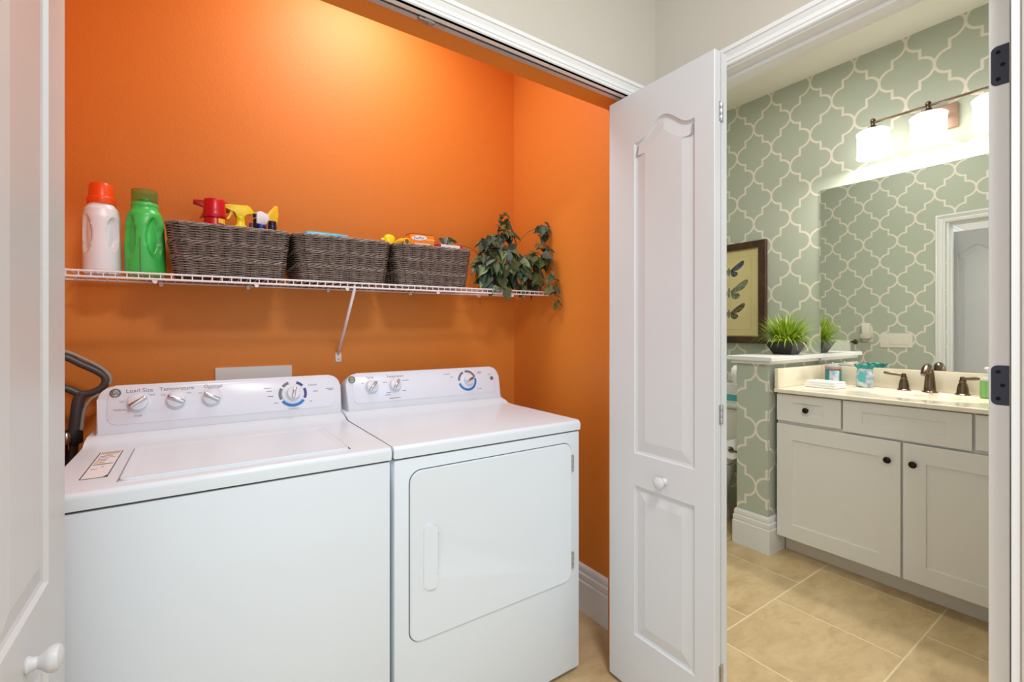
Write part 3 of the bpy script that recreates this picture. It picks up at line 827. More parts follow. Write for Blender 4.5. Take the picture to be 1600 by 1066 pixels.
# ------------------------------------------------------------------ shelf contents
def on_shelf(name, label, cat, x, y, rz=0, group=None, dz=.0018):
    o = thing(name, label, cat, (x, y, shelf_z(x)+dz), (0, -TH, rz), group); return o
def loft(secs, n=40, disp=None, p=2.6):
    """secs [(z,hx,hy)]; superellipse"""
    bm = new(); rings = []
    for z, hx, hy in secs:
        ring = []
        for i in range(n):
            a = 2*PI*i/n; c, s = math.cos(a), math.sin(a)
            rr = (abs(c)**p+abs(s)**p)**(-1/p)
            v = Vector((hx*c*rr, hy*s*rr, z))
            if disp: v = disp(v, a)
            ring.append(bm.verts.new(v))
        rings.append(ring)
    for a, b in zip(rings, rings[1:]):
        for i in range(n): bm.faces.new((a[i], a[(i+1) % n], b[(i+1) % n], b[i]))
    bm.faces.new(rings[0][::-1]); bm.faces.new(rings[-1])
    return bm
def interp(keys, z):
    for (z0, *a), (z1, *b) in zip(keys, keys[1:]):
        if z0 <= z <= z1:
            t = (z-z0)/(z1-z0); t = t*t*(3-2*t); return tuple(u+(v-u)*t for u, v in zip(a, b))
    return tuple(keys[-1][1:])
def grip(zc, hz, a_c, ha, depth):
    def f(v, a):
        da = (a-a_c+PI) % (2*PI)-PI
        q = (da/ha)**2+((v.z-zc)/hz)**2
        if q < 1:
            k = min(1, (1-q)*2.2); k = k*k*(3-2*k)
            r = Vector((v.x, v.y, 0)); L = r.length
            if L > 1e-6: v = Vector((v.x, v.y, v.z))-r/L*depth*k
        return v
    return f
def multi(*fs):
    def f(v, a):
        for g in fs: v = g(v, a)
        return v
    return f
CAMD = math.atan2(-1.82, .2)       # direction from the bottles to the viewer (roughly)
b1 = on_shelf('detergent_bottle', 'white detergent bottle with orange cap at the left end of the shelf', 'bottle', -.2325, 1.835, .15)
keys = [(0, .040, .036), (.012, .044, .040), (.06, .0440, .040), (.12, .043, .039), (.165, .043, .039), (.190, .040, .036), (.207, .030, .029), (.214, .0275, .0275)]
secs = [(z*.214/60, *interp(keys, z*.214/60)) for z in range(61)]
obj('body', loft(secs, 72, multi(grip(.118, .052, math.radians(-55), .40, .013), grip(.115, .060, math.radians(-146), .42, .008)), 2.3), 'white_pl', b1, smooth=60)
obj('cap', lathe([(.0325, .208), (.0335, .211), (.0325, .226), (.0300, .228), (.0292, .231), (.0280, .262), (.025, .269), (.012, .2705)], 36), 'orange_pl', b1, smooth=40)
b2 = on_shelf('detergent_bottle', 'green detergent bottle with clear green cap beside the baskets', 'bottle', -.130, 1.825, .05)
keys = [(0, .046, .040), (.012, .051, .045), (.08, .0505, .045), (.15, .0475, .042), (.185, .044, .039), (.205, .034, .033), (.212, .0325, .0325)]
secs = [(z*.212/60, *interp(keys, z*.212/60)) for z in range(61)]
g1 = obj('body', loft(secs, 72, multi(grip(.115, .066, math.radians(-60), .48, .015), grip(.115, .070, math.radians(-140), .42, .011)), 2.3), 'green_pl', b2, smooth=60)
obj('level_strip', sector(.0462, .0472, -106, -103, .006, .112, 4), 'grey', g1)
obj('collar', lathe([(.0335, .210), (.0345, .212), (.0345, .221), (.0330, .223)], 36), 'green_pl', b2, smooth=40)
obj('cap', lathe([(.0328, .223), (.0332, .226), (.0335, .262), (.0320, .2635), (.0308, .2625), (.0300, .2310), (.002, .230)], 36), 'green_cap', b2, smooth=40)
obj('pour_spout', lathe([(.012, .222), (.011, .238), (.008, .240)], 16), 'green_pl', b2, smooth=40)

# wicker baskets
def basket_meshes():
    H_ = .158
    def half(z):
        t = z/H_; return .148+.018*t, .118+.017*t     # half sizes
    rc = .028
    def path(z, off, per):
        """points round the rounded rectangle at height z"""
        hx, hy = half(z)
        segs = []
        pts = []
        lx, ly = 2*(hx-rc), 2*(hy-rc); arc = PI/2*rc
        L = 2*(lx+ly)+4*arc
        def pt(s):
            s %= L
            for k in range(4):
                ln = lx if k % 2 == 0 else ly
                # side k then corner
                if s < ln:
                    if k == 0: return Vector((-hx+rc+s, -hy, 0)), Vector((0, -1, 0))
                    if k == 1: return Vector((hx, -hy+rc+s, 0)), Vector((1, 0, 0))
                    if k == 2: return Vector((hx-rc-s, hy, 0)), Vector((0, 1, 0))
                    return Vector((-hx, hy-rc-s, 0)), Vector((-1, 0, 0))
                s -= ln
                if s < arc:
                    cxy = ((hx-rc, -hy+rc), (hx-rc, hy-rc), (-hx+rc, hy-rc), (-hx+rc, -hy+rc))[k]
                    a = -PI/2+PI/2*k+s/rc
                    d = Vector((math.cos(a), math.sin(a), 0)); return Vector((cxy[0], cxy[1], 0))+d*rc, d
                s -= arc
            return Vector((-hx+rc, -hy, 0)), Vector((0, -1, 0))
        return pt, L
    NS = 30     # stakes
    weave = new()
    rows = 40
    for r in range(rows):
        z = .004+(H_-.014)*r/(rows-1)
        band = r in (13, 26)
        pt, L = path(z, 0, 0)
        n = NS*4
        jit = [random.uniform(-.0007, .0007) for _ in range(n)]
        if band:
            for ph in (0, 2.1, 4.2):
                pts = []
                for i in range(n):
                    p, nn = pt(L*i/n); a = 2*PI*i/(8)+ph
                    pts.append(p+nn*(.0036+.0028*math.cos(a))+Vector((0, 0, z+.0050*math.sin(a))))
                add_tube(weave, pts, .0023, n=5, closed=True)
        else:
            pts = []
            for i in range(n):
                p, nn = pt(L*i/n)
                s = math.cos(2*PI*i/8+(r % 2)*PI)
                pts.append(p+nn*(.0014+.0042*s)+Vector((0, 0, z+jit[i]*.8)))
            add_tube(weave, pts, .00165, n=5, closed=True)
    core = new()
    # stakes and a dark inner shell
    rings = []
    for z in (0, H_-.004):
        pt, L = path(z, 0, 0); rings.append([core.verts.new((q := pt(L*i/92))[0]-q[1]*.0035+Vector((0, 0, z))) for i in range(92)])
    ringi = []
    for z in (.006, H_-.004):
        pt, L = path(z, 0, 0); ringi.append([core.verts.new((q := pt(L*i/92))[0]-q[1]*.0075+Vector((0, 0, z))) for i in range(92)])
    for a, b, fl_ in ((rings[0], rings[1], 0), (ringi[0], ringi[1], 1), (rings[1], ringi[1], 0)):
        for i in range(92): core.faces.new((a[i], a[(i+1) % 92], b[(i+1) % 92], b[i]))
    core.faces.new(rings[0][::-1]); core.faces.new(ringi[0])
    for i in range(NS):
        p0, L0 = path(0, 0, 0); p1, L1 = path(H_, 0, 0)
        a, na = p0(L0*(i+.0)/NS); b, nb = p1(L1*(i+.0)/NS)
        add_tube(core, [a+Vector((0, 0, .001)), b+Vector((0, 0, H_-.004))], .0019, n=5)
    rim = new(); pt, L = path(H_, 0, 0); n = NS*6
    for ph in (0, 2*PI/3, 4*PI/3):
        pts = []
        for i in range(n):
            p, nn = pt(L*i/n); a = 2*PI*i/12+ph
            pts.append(p+nn*(.0008+.0038*math.cos(a))+Vector((0, 0, H_-.0035+.0032*math.sin(a))))
        add_tube(rim, pts, .0029, n=6, closed=True)
    return weave, core, rim
wv, co, ri = basket_meshes()
bk = on_shelf('wicker_basket', 'grey wicker basket holding spray bottles, nearest the green detergent', 'basket', .0945, 1.838, 0, 'wicker baskets on the wire shelf')
tag(obj('weave', wv, 'wicker', bk, smooth=60), kind='stuff')
obj('core', co, 'liner', bk)
obj('rim', ri, 'wicker', bk, smooth=60)
bk2 = copy_tree(bk); bk2.location = (.4425, 1.838, shelf_z(.4425)+.0018); bk2['label'] = 'grey wicker basket in the middle of the shelf, above the strut'
bk3 = copy_tree(bk); bk3.location = (.7945, 1.838, shelf_z(.7945)+.0018); bk3['label'] = 'grey wicker basket holding an orange carton, beside the ivy'
BZ = .009   # inside floor of a basket above its base
def in_basket(name, label, cat, x, y, rz=0): return on_shelf(name, label, cat, x, y, rz, dz=.0018+BZ+(.010 if x < .3 else 0))

# red aerosol with cap
it = in_basket('aerosol_can', 'red-capped aerosol can standing in the left wicker basket', 'can', .051, 1.80)
obj('body', lathe([(.030, 0), (.031, .003), (.031, .168), (.029, .176)], 32), 'red', it, smooth=40)
lb = obj('label_band', sector(.0311, .0316, -72, -25, .158, .174, 12), 'yellowd', it)
obj('cap', lathe([(.0312, .176), (.0325, .178), (.0325, .192), (.0318, .194), (.0318, .196), (.0300, .232), (.0275, .238), (.012, .240)], 36), 'red', it, smooth=40)
text('label_print', 'ABC'[:0] or '|||', .010, 'white', it, T(.019, -.0268, .1635) @ RZ(.62) @ RX(PI/2))
# trigger sprayer head builder: nozzle towards -X in local frame
def trigger(root, zc, m, s=1.0, noz=None):
    prof = [(-.058, .044), (-.058, .033), (-.040, .030), (-.016, .022), (-.014, .006), (.014, .006), (.016, .018), (.034, .020), (.045, .026), (.030, .046), (.020, .050)]
    bm = add_prism(new(), [(x*s, z*s) for x, z in prof], -.011*s, .011*s)
    bmesh.ops.bevel(bm, geom=bm.edges[:], offset=.0018, segments=2, profile=.5, affect='EDGES')
    h = obj('spray_head', bm, m, root, T(0, 0, zc) @ RX(PI/2), smooth=40)
    bm = add_prism(new(), [(x*s, z*s) for x, z in [(-.030, .031), (-.020, .030), (-.024, .016), (-.036, -.006), (-.043, -.007), (-.034, .012)]], -.006*s, .006*s)
    obj('trigger', bm, noz or m, h, T(0, 0, zc) @ RX(PI/2))
    obj('collar', lathe([(.0145*s, 0), (.0150*s, .002), (.0150*s, .012*s), (.0125*s, .014*s)], 20), m, h, T(0, 0, zc-.007*s), smooth=40)
    return h
it = in_basket('spray_bottle', 'red trigger spray bottle behind the red aerosol can', 'spray bottle', .060, 1.892, .05)
obj('body', loft([(0, .034, .022), (.01, .036, .024), (.12, .035, .023), (.155, .020, .017), (.175, .013, .013), (.195, .013, .013)], 28), 'red', it, smooth=50)
trigger(it, .200, 'red', 1.15)
it = in_basket('spray_bottle', 'yellow trigger spray bottle with yellow body in the left basket', 'spray bottle', .128, 1.862, .08)
obj('body', loft([(0, .030, .022), (.008, .032, .024), (.110, .032, .024), (.150, .029, .022), (.168, .021, .018), (.180, .014, .014), (.190, .014, .014)], 28), 'yellow', it, smooth=50)
trigger(it, .197, 'yellow', .98)
for q, wd in ((.166, .018), (.160, .012)): obj('printed_line', box(-wd/2, wd/2, -.0245, -.0190, q, q+.002), 'navy_pl', it)
it = in_basket('spray_can', 'dull grey slim can behind the yellow sprayer', 'can', .172, 1.915)
obj('body', lathe([(.020, 0), (.021, .003), (.021, .165), (.012, .176), (.012, .182)], 24), 'applp', it, smooth=40); obj('cap', lathe([(.0135, .180), (.0135, .196), (.010, .199)], 20), 'grey', it, smooth=40)
it = in_basket('spray_bottle', 'white-headed spray bottle with navy collar in the left basket', 'spray bottle', .186, 1.812, .5)
obj('body', lathe([(.021, 0), (.022, .003), (.022, .130), (.017, .146), (.0165, .150)], 24), 'white', it, smooth=40)
obj('red_band', lathe([(.0170, .148), (.0172, .149), (.0172, .157), (.0170, .158)], 24), 'magenta', it, smooth=40)
obj('navy_band', lathe([(.0165, .158), (.0170, .159), (.0170, .172), (.0155, .174)], 24), 'navy_lab', it, smooth=40)
bm = add_prism(new(), [(-.022, .174), (.013, .174), (.015, .190), (.028, .196), (.018, .214), (-.006, .220), (-.020, .212)], -.012, .012)
bmesh.ops.bevel(bm, geom=bm.edges[:], offset=.003, segments=2, profile=.5, affect='EDGES')
hd = obj('spray_head', bm, 'white_pl', it, RX(PI/2), smooth=45)
obj('nozzle', box(-.026, -.019, -.006, .006, .196, .208, bev=.001), 'dark', hd); obj('back_trim', box(-.024, -.0185, -.008, .008, .160, .192, bev=.002), 'navy_pl', hd)
it = in_basket('cleaner_bottle', 'small glossy navy bottle at the right end of the left basket', 'bottle', .217, 1.778)
obj('body', lathe([(.016, 0), (.017, .003), (.017, .125), (.013, .142), (.0125, .150)], 24), 'navy_pl', it, smooth=40)
obj('cap', lathe([(.0125, .150), (.0135, .151), (.0135, .166), (.0130, .168), (.0132, .170), (.0132, .182), (.011, .184)], 24), 'navy_pl', it, smooth=40)
it = in_basket('squirt_bottle', 'yellow bottle with tall angled yellow spout in the left basket', 'bottle', .221, 1.858, .1)
obj('body', lathe([(.012, 0), (.013, .003), (.013, .140), (.014, .160), (.014, .166), (.0165, .168), (.0165, .178), (.014, .180), (.014, .186)], 24), 'yellowd', it, smooth=40)
bm = add_prism(new(), [(-.020, .186), (.014, .186), (.024, .202), (.014, .222), (-.004, .240), (-.008, .254), (-.022, .256), (-.026, .248), (-.022, .226), (-.024, .205)], -.010, .010)
bmesh.ops.bevel(bm, geom=bm.edges[:], offset=.003, segments=2, profile=.5, affect='EDGES')
obj('spout', bm, 'yellowd', it, RX(PI/2) @ Matrix.Scale(-1, 4, (1, 0, 0)), smooth=45)
# middle basket
it = in_basket('wipes_pack', 'flat light blue and green pack lying in the middle basket', 'pack', .392, 1.80)
bm = box(-.075, .075, -.055, .055, .140, .1675, bev=.006, seg=3); obj('pack', bm, 'bluepk', it, smooth=40)
obj('green_flap', box(-.070, .045, -.050, .050, .1675, .1700, bev=.001), 'greenpk', it)
obj('pack_lower', box(-.07, .07, -.05, .05, 0, .138, bev=.006), 'white', it)
it = in_basket('squeeze_bottle', 'yellow bottle with rounded top at the left of the right basket', 'bottle', .669, 1.888)
obj('body', loft([(0, .010, .012), (.006, .012, .014), (.13, .014, .018), (.185, .0255, .021), (.203, .024, .018), (.213, .016, .012), (.216, .006, .005)], 28), 'yellow', it, smooth=60)
obj('side_spout', lathe([(.010, 0), (.009, .012), (.008, .014)], 16), 'yellowd', it, T(-.022, 0, .190) @ RY(-PI/2), smooth=40)
# right basket
it = in_basket('squeeze_bottle', 'yellow bottle lying with its round nozzle forward, right basket', 'bottle', .704, 1.802)
bm = lathe([(.0125, 0), (.0135, .001), (.0135, .008), (.0125, .009), (.0115, .012), (.012, .018), (.018, .040), (.021, .055), (.021, .080), (.015, .083)], 24)
obj('body', bm, 'yellowd', it, T(-.005, -.035, .172) @ RX(-PI/2) @ RY(.0), smooth=40)
obj('nozzle_hole', lathe([(.0085, 0), (.0085, .0006)], 20), 'stem', it, T(-.005, -.0352, .172) @ RX(PI/2))
obj('bottle_base', box(-.018, .008, .0, .040, 0, .156, bev=.004), 'yellowd', it)  # added hidden box propping up the lying bottle, not part of it
it = in_basket('carton', 'orange cleaning cloth carton standing in the right basket', 'box', .772, 1.812)
obj('box', box(-.052, .052, -.030, .030, 0, .208, bev=.0012), 'boxor', it)
obj('open_flap', box(-.052, .052, -.030, .030, .2082, .2105), 'boxlid', it)
lgb = obj('logo_oval', prism([(.034*math.cos(2*PI*i/24), .010*math.sin(2*PI*i/24)) for i in range(24)], 0, .0003), 'white', it, T(-.014, -.0302, .1935) @ RX(PI/2) @ RZ(.08))
text('logo_word', 'Swiffer', .017, 'navy_lab', it, T(-.014, -.0305, .1930) @ RX(PI/2) @ RZ(.08))
text('label_print', 'Dusters', .0125, 'white', it, T(.034, -.0304, .1895) @ RX(PI/2))
obj('printed_line', box(-.035, .035, -.0305, -.0300, .168, .1715), 'white', it)
obj('printed_line', box(-.010, .035, -.0305, -.0300, .158, .1605), 'white', it)
it = in_basket('carton', 'white carton with magenta ends lying across the right basket', 'box', .890, 1.79)
obj('box', box(-.056, .056, -.028, .028, .148, .1735, bev=.001), 'white', it, RZ(-.0))
for q0, q1 in ((-.0568, -.044), (.046, .0568)): obj('magenta_end', box(q0, q1, -.0288, .0288, .1475, .174, bev=.0006), 'magenta', it)
obj('pack_lower', box(-.05, .035, -.025, .025, 0, .147, bev=.002), 'white', it)

# ------------------------------------------------------------------ ivy
def ivy_leaf(var):
    # outline half (x>=0), tip towards -y ; midrib fold
    h = [[(0, .10), (.22, .30), (.42, .26), (.50, .02), (.36, -.18), (.22, -.52), (0, -.95)],
         [(0, .12), (.26, .34), (.55, .20), (.46, -.02), (.40, -.30), (.18, -.62), (0, -1.0)],
         [(0, .06), (.18, .22), (.32, .10), (.30, -.20), (.20, -.55), (.08, -.85), (0, -1.05)]][var]
    bm = new()
    mid = [bm.verts.new((0, y, -.05-.16*((y+.4)**2))) for _, y in h]
    for sg in (1, -1):
        ed = []
        for (x, y), mv in zip(h, mid):
            if x == 0: ed.append(mv)
            else: ed.append(bm.verts.new((sg*x, y, .16*x-.10*(y+.4)**2+.04*math.sin(7*y))))
        for i in range(len(h)-1):
            vs = [mid[i], mid[i+1], ed[i+1], ed[i]]
            u = []
            for v in vs:
                if v not in u: u.append(v)
            if len(u) > 2: bm.faces.new(u if sg < 0 else u[::-1])
    bm2 = bm
    ret = bmesh.ops.extrude_face_region(bm2, geom=bm2.faces[:])
    for v in [g for g in ret['geom'] if isinstance(g, bmesh.types.BMVert)]: v.co.z += .025
    return bm2
iv = on_shelf('ivy_plant', 'bushy artificial ivy plant at the right end of the shelf', 'plant', 1.150, 1.80)
obj('pot', lathe([(.050, 0), (.060, .004), (.070, .085), (.073, .088), (.073, .098), (.062, .098), (.060, .08)], 24), 'liner', iv, smooth=40)
leafm = []
for v in range(3):
    o = obj('leaf', ivy_leaf(v), 'leaf', iv, smooth=60); leafm.append(o)
def leaf_at(p, nrm, down, size, roll):
    """world-ish local position; nrm = facing direction, tip along projected down"""
    nrm = nrm.normalized(); d = down-nrm*down.dot(nrm)
    if d.length < .05: d = nrm.orthogonal()
    d.normalize(); y = -d; x = y.cross(nrm).normalized()
    R = Matrix((x, y, nrm)).transposed().to_4x4()
    return T(*p) @ R @ RZ(roll) @ Matrix.Scale(size, 4)
LIMX = XR-1.150-.012
def keep(p): return p.x < LIMX and p.y < YB-1.80-.012
leaves = []
def cluster(c, r, n, s0=.026, s1=.040):
    c = Vector(c)
    for _ in range(n):
        while True:
            u = Vector((random.uniform(-1, 1), random.uniform(-1, 1), random.uniform(-1, 1)))
            if .25 < u.length < 1: break
        u = u.normalized()*(u.length**.5)
        p = c+Vector((u.x*r[0], u.y*r[1], u.z*r[2]))
        p.x = min(p.x, LIMX-.012); p.y = min(p.y, .175)
        nn = (Vector((u.x*.7, u.y*.7-.55, u.z*.6+.35))+Vector([random.uniform(-.45, .45) for _ in range(3)]))
        dn = Vector((u.x*.8+random.uniform(-.5, .5), u.y*.5-.1, -.8+random.uniform(-.3, .5)))
        leaves.append((p, nn, dn, random.uniform(s0, s1), random.uniform(-.5, .5)))
cluster((-.015, -.045, .100), (.105, .080, .105), 104, .042, .060)
cluster((.100, -.075, .085), (.085, .075, .095), 66, .042, .060)
cluster((.040, .02, .230), (.072, .060, .080), 44, .038, .052)
cluster((.070, .05, .335), (.032, .030, .040), 11, .032, .042)
cluster((-.070, -.03, .205), (.045, .04, .030), 11, .034, .044)
cluster((.200, -.090, .285), (.030, .035, .045), 12, .032, .042)
cluster((.165, -.125, .160), (.040, .045, .060), 20, .038, .052)
cluster((.185, -.180, .030), (.022, .025, .055), 12, .032, .044)
cluster((.195, -.195, -.045), (.012, .015, .030), 5, .028, .036)
cluster((-.060, -.125, -.010), (.040, .015, .020), 5, .034, .044)
cluster((-.195, .10, .222), (.035, .02, .018), 5, .032, .040)
first = [True]*3
for p, nn, dn, s, ro in leaves:
    v = random.choice((0, 0, 1, 1, 2))
    if first[v]: o = leafm[v]; first[v] = False
    else: o = leafm[v].copy(); C.objects.link(o)
    o.parent = iv; o.matrix_local = leaf_at(p, nn, dn, s, ro)
bm = new()
for tgt in [(.06, .05, .35), (.175, -.09, .30), (.19, -.15, .15), (.19, -.195, -.06), (-.08, -.02, .21), (0, -.09, .16), (.1, -.10, .14), (-.05, -.12, -.01), (-.225, .10, .20), (.04, .03, .28), (-.09, -.05, .10)]:
    b_ = Vector((random.uniform(-.02, .02), random.uniform(-.02, .02), .08)); t_ = Vector(tgt); mdd = b_.lerp(t_, .55)+Vector((0, -.01, .05))
    add_tube(bm, bez([b_, mdd, t_], 6), .0018, n=5)
tag(obj('stems', bm, 'stem', iv, smooth=60), kind='stuff')

# ------------------------------------------------------------------ bathroom: vanity
VX, VY0, VY1 = 2.583, .186, 1.2535        # front face of doors, ends
vn = thing('vanity_cabinet', 'white shaker vanity cabinet under the cream countertop', 'vanity', (VX, VY0, 0))
L = VY1-VY0
bm = new(); D = XM-VX-.002
add_box(bm, .022, D, 0, .016, .098, .8705); add_box(bm, .022, D, L-.016, L, .098, .8705); add_box(bm, D-.012, D, .016, L-.016, .098, .8705)
add_box(bm, .022, D-.012, .016, L-.016, .098, .114); add_box(bm, .0215, .034, .0, L, .098, .8705)
obj('body', bm, 'vanity', vn)
obj('toe_kick', box(.104, XM-VX-.01, .01, L-.002, 0, .098), 'kick', vn)
# slabs facing -X: local x -> -Y , local y -> Z, local z -> -X
FX = Matrix(((0, 0, -1, 0), (-1, 0, 0, 0), (0, 1, 0, 0), (0, 0, 0, 1)))
def front(name, y0, y1, z0, z1, m0, m1, fz0=None, fz1=None):
    """y0<y1 world"""
    a, b = -(y1-VY0), -(y0-VY0)
    fz0 = m1 if fz0 is None else fz0
    bm = slab(rect(a, b, z0, z1), [(rect(a+m0, b-m0, z0+m1, z1-m1), [(.0015, -.0065), (.002, -.0070)])], .0205, bev=.0012)
    return obj(name, bm, 'vanity', vn, FX)
def vknob(parent, y, z):
    bm = lathe([(.007, 0), (.0075, .001), (.0055, .004), (.005, .010), (.0075, .014), (.0135, .018), (.0150, .0215), (.0138, .025), (.008, .0275), (.002, .028)], 24)
    obj('knob', bm, 'knobd', parent, Matrix(((0, 0, -1, 0), (-1, 0, 0, y-VY0), (0, 1, 0, z), (0, 0, 0, 1))), smooth=50)
d1 = front('drawer', .950, 1.249, .7215, .8630, .078, .040); vknob(d1, 1.099, .792)
front('false_front', .490, .941, .7135, .8630, .078, .046)
d3 = front('drawer', .188, .4805, .7215, .8630, .078, .040); vknob(d3, .334, .792)
e1 = front('cabinet_door', .7195, 1.249, .102, .7035, .078, .078); vknob(e1, .762, .618)
e2 = front('cabinet_door', .188, .7105, .102, .7035, .078, .078); vknob(e2, .672, .618)

# countertop with basin, back splash and side splash
CT = .8915
ct = thing('countertop', 'cream countertop with moulded basin and backsplash', 'countertop', (0, 0, 0))
# slab local: x->X, y->Y, z up
cxs, cys = 2.845, .690
def oval(rx, ry, n=48): return [(cxs+rx*math.cos(2*PI*i/n), cys+ry*math.sin(2*PI*i/n)) for i in range(n)]
bm = slab(rect(2.562, XM-.002, VY0-.004, VY1+.0), [(oval(.165, .235), [(.006, -.003), (.016, -.012), (.030, -.045), (.055, -.085), (.095, -.108), (.135, -.114)])], .020, bev=.003)
obj('top', bm, 'counter', ct, T(0, 0, CT), smooth=40)
obj('backsplash', box(XM-.022, XM-.002, VY0-.004, VY1, CT, .9965, bev=.003), 'counter', ct, smooth=40)
obj('side_splash', box(2.566, XM-.022, VY1-.020, VY1, CT, .9965, bev=.003), 'counter', ct, smooth=40)
obj('drain', lathe([(.020, 0), (.022, .001), (.020, .003), (.006, .003)], 20), 'bronze', ct, T(cxs, cys, CT-.114), smooth=40)

# faucet
fc = thing('faucet', 'bronze widespread faucet with two lever handles behind the basin', 'faucet', (3.035, .728, CT))
obj('spout_base', lathe([(.030, 0), (.031, .003), (.028, .006), (.024, .009), (.0225, .030), (.0190, .075), (.0165, .098), (.0150, .110)], 28), 'bronze', fc, smooth=50)
sp = bez([(0, 0, .085), (-.004, 0, .112), (-.022, 0, .128), (-.052, 0, .122), (-.074, 0, .104), (-.082, 0, .090)], 6)
obj('spout', tube(sp, [.0155+.002*math.sin(PI*i/len(sp)) for i in range(len(sp))], n=16), 'bronze', fc, smooth=60)
obj('lift_rod', lathe([(.003, .095), (.003, .128), (.005, .130), (.005, .136), (.002, .138)], 12), 'bronze', fc, T(.012, 0, 0), smooth=40)
for yy, ang in ((.103, 1), (-.120, -1)):
    h = obj('handle', lathe([(.028, 0), (.029, .003), (.025, .006), (.0225, .010), (.021, .030), (.0165, .052), (.0125, .060), (.0140, .064), (.0140, .068), (.010, .074), (.0105, .082), (.006, .088)], 26), 'bronze', fc, T(0, yy, 0), smooth=50)
    pts = bez([(0, yy-ang*.008, .078), (-.004, yy+ang*.03, .081), (-.008, yy+ang*.060, .085), (-.010, yy+ang*.082, .087)], 6)
    n = len(pts)
    obj('lever', tube(pts, [.0055+.0030*math.sin(PI*min(1, i/(n-1)*.95)) for i in range(n)], n=12), 'bronze', h, smooth=60)

# counter things
tw = thing('folded_towel', 'small folded white towel lying on the countertop', 'towel', (2.825, 1.112, CT))
bm = new()
for z0, z1, i in ((.0, .013, 0), (.012, .025, .003), (.024, .036, .006)):
    add_box(bm, -.058+i, .058-i*.5, -.080+i, .080-i, z0+.0006, z1, bev=.0045, seg=3)
obj('layers', bm, 'towel', tw, RZ(-.12), smooth=60)
jr = thing('glass_jar', 'teal mouthwash jar with clear lid at the counter corner', 'jar', (3.020, 1.148, CT))
obj('liquid', lathe([(.037, .002), (.040, .005), (.040, .085), (.038, .090)], 32), 'tealj', jr, smooth=40)
obj('band', lathe([(.039, .090), (.0405, .091), (.0405, .098), (.039, .099)], 32), 'coral', jr, smooth=40)
obj('lid', lathe([(.040, .099), (.0405, .102), (.036, .108), (.026, .114), (.012, .117), (.008, .118), (.008, .124), (.004, .126)], 32), 'glass', jr, smooth=50)
obj('label_panel', sector(.0402, .0408, 175, 245, .020, .082, 12), 'pouch', jr)
pc = thing('drawstring_pouch', 'white and teal patterned pouch with gathered teal top', 'pouch', (3.010, .992, CT))
def ruf(v, a):
    return v*(1+.05*math.sin(9*a)*(v.z/.12)) if v.z > .07 else v
obj('bag', loft([(0, .020, .034), (.004, .024, .040), (.04, .026, .039), (.085, .024, .036), (.100, .021, .034), (.104, .018, .031)], 40), 'pouch', pc, smooth=60)
bm = new(); n = 64; r_ = []
for z, s in ((.102, .9), (.108, 1.05), (.118, 1.25), (.124, 1.30), (.121, 1.0), (.112, .7)):
    r_.append([bm.verts.new((.022*s*math.cos(2*PI*i/n)*(1+.13*math.sin(2*PI*i/n*11)), .036*s*math.sin(2*PI*i/n)*(1+.10*math.sin(2*PI*i/n*11)), z+.003*math.sin(2*PI*i/n*7))) for i in range(n)])
for a, b in zip(r_, r_[1:]):
    for i in range(n): bm.faces.new((a[i], a[(i+1) % n], b[(i+1) % n], b[i]))
bm.faces.new(r_[-1]); bm.faces.new(r_[0][::-1])
obj('gathered_top', bm, 'teal', pc, smooth=60)
obj('round_patch', prism([(.019*math.cos(2*PI*i/28), .027*math.sin(2*PI*i/28)) for i in range(28)], 0, .0008), 'tealp', pc, T(-.0262, .006, .056) @ Matrix(((0, 0, -1, 0), (-1, 0, 0, 0), (0, 1, 0, 0), (0, 0, 0, 1))))
sd = thing('soap_dispenser', 'clear pump dispenser of green soap beside the door edge', 'soap dispenser', (2.985, .512, CT))
obj('soap', lathe([(.026, .002), (.029, .005), (.029, .075), (.028, .078)], 28), 'soapg', sd, smooth=40)
obj('shoulder', lathe([(.029, .078), (.029, .084), (.024, .094), (.013, .100)], 28), 'glass', sd, smooth=40)
bm = lathe([(.012, .100), (.012, .112), (.006, .114), (.006, .130), (.014, .131), (.014, .140), (.008, .142)], 20); add_box(bm, -.035, 0, -.005, .005, .131, .139, bev=.002)
obj('pump', bm, 'white_pl', sd, smooth=40)

# mirror
mr_ = thing('wall_mirror', 'large frameless wall mirror above the vanity backsplash', 'mirror', (XM, VY0, .998))
obj('glass', box(-.006, -.0055, 0, 1.243-VY0, 0, 2.043-.998), 'mirror', mr_)
obj('backing', box(-.0055, -.0005, 0, 1.243-VY0, 0, 2.043-.998), 'mirrore', mr_)

# vanity light
BXc = 2.985
vl = thing('vanity_light', 'bronze bar vanity light with three lit white glass shades', 'light fixture', (XM, .722, 2.312))
obj('back_plate', box(-.022, 0, -.088, .088, -.105, .015, bev=.004), 'plate', vl, smooth=40)
obj('stem', tube([(-.02, 0, -.03), (-.085, 0, -.012), (-.120, 0, 0)], .009, n=10), 'bronze', vl, smooth=50)
obj('bar', tube([(-.120, .235, 0), (-.120, -.235, 0)], .0060, n=10), 'bronze', vl, smooth=50)
for yy in (.226, 0, -.226):
    hd = obj('socket', lathe([(.004, .022), (.010, .018), (.012, .010), (.0105, 0), (.008, -.010), (.014, -.020), (.026, -.030), (.034, -.038), (.034, -.044)], 24), 'bronze', vl, T(-.120, yy, 0), smooth=50)
    bm = lathe([(.066, -.182), (.070, -.184), (.0725, -.180), (.0695, -.168), (.0680, -.13), (.0690, -.075), (.0715, -.060), (.0730, -.052), (.066, -.046), (.030, -.043)], 36)
    obj('glass_shade', bm, 'shade', hd, T(-.120, yy, 0), smooth=60)
    bl = area('bulb_light', (0, 0, 0), .11, 4.3, (1, .95, .88)); bl.parent = vl; bl.location = (-.120, yy, -.1865)

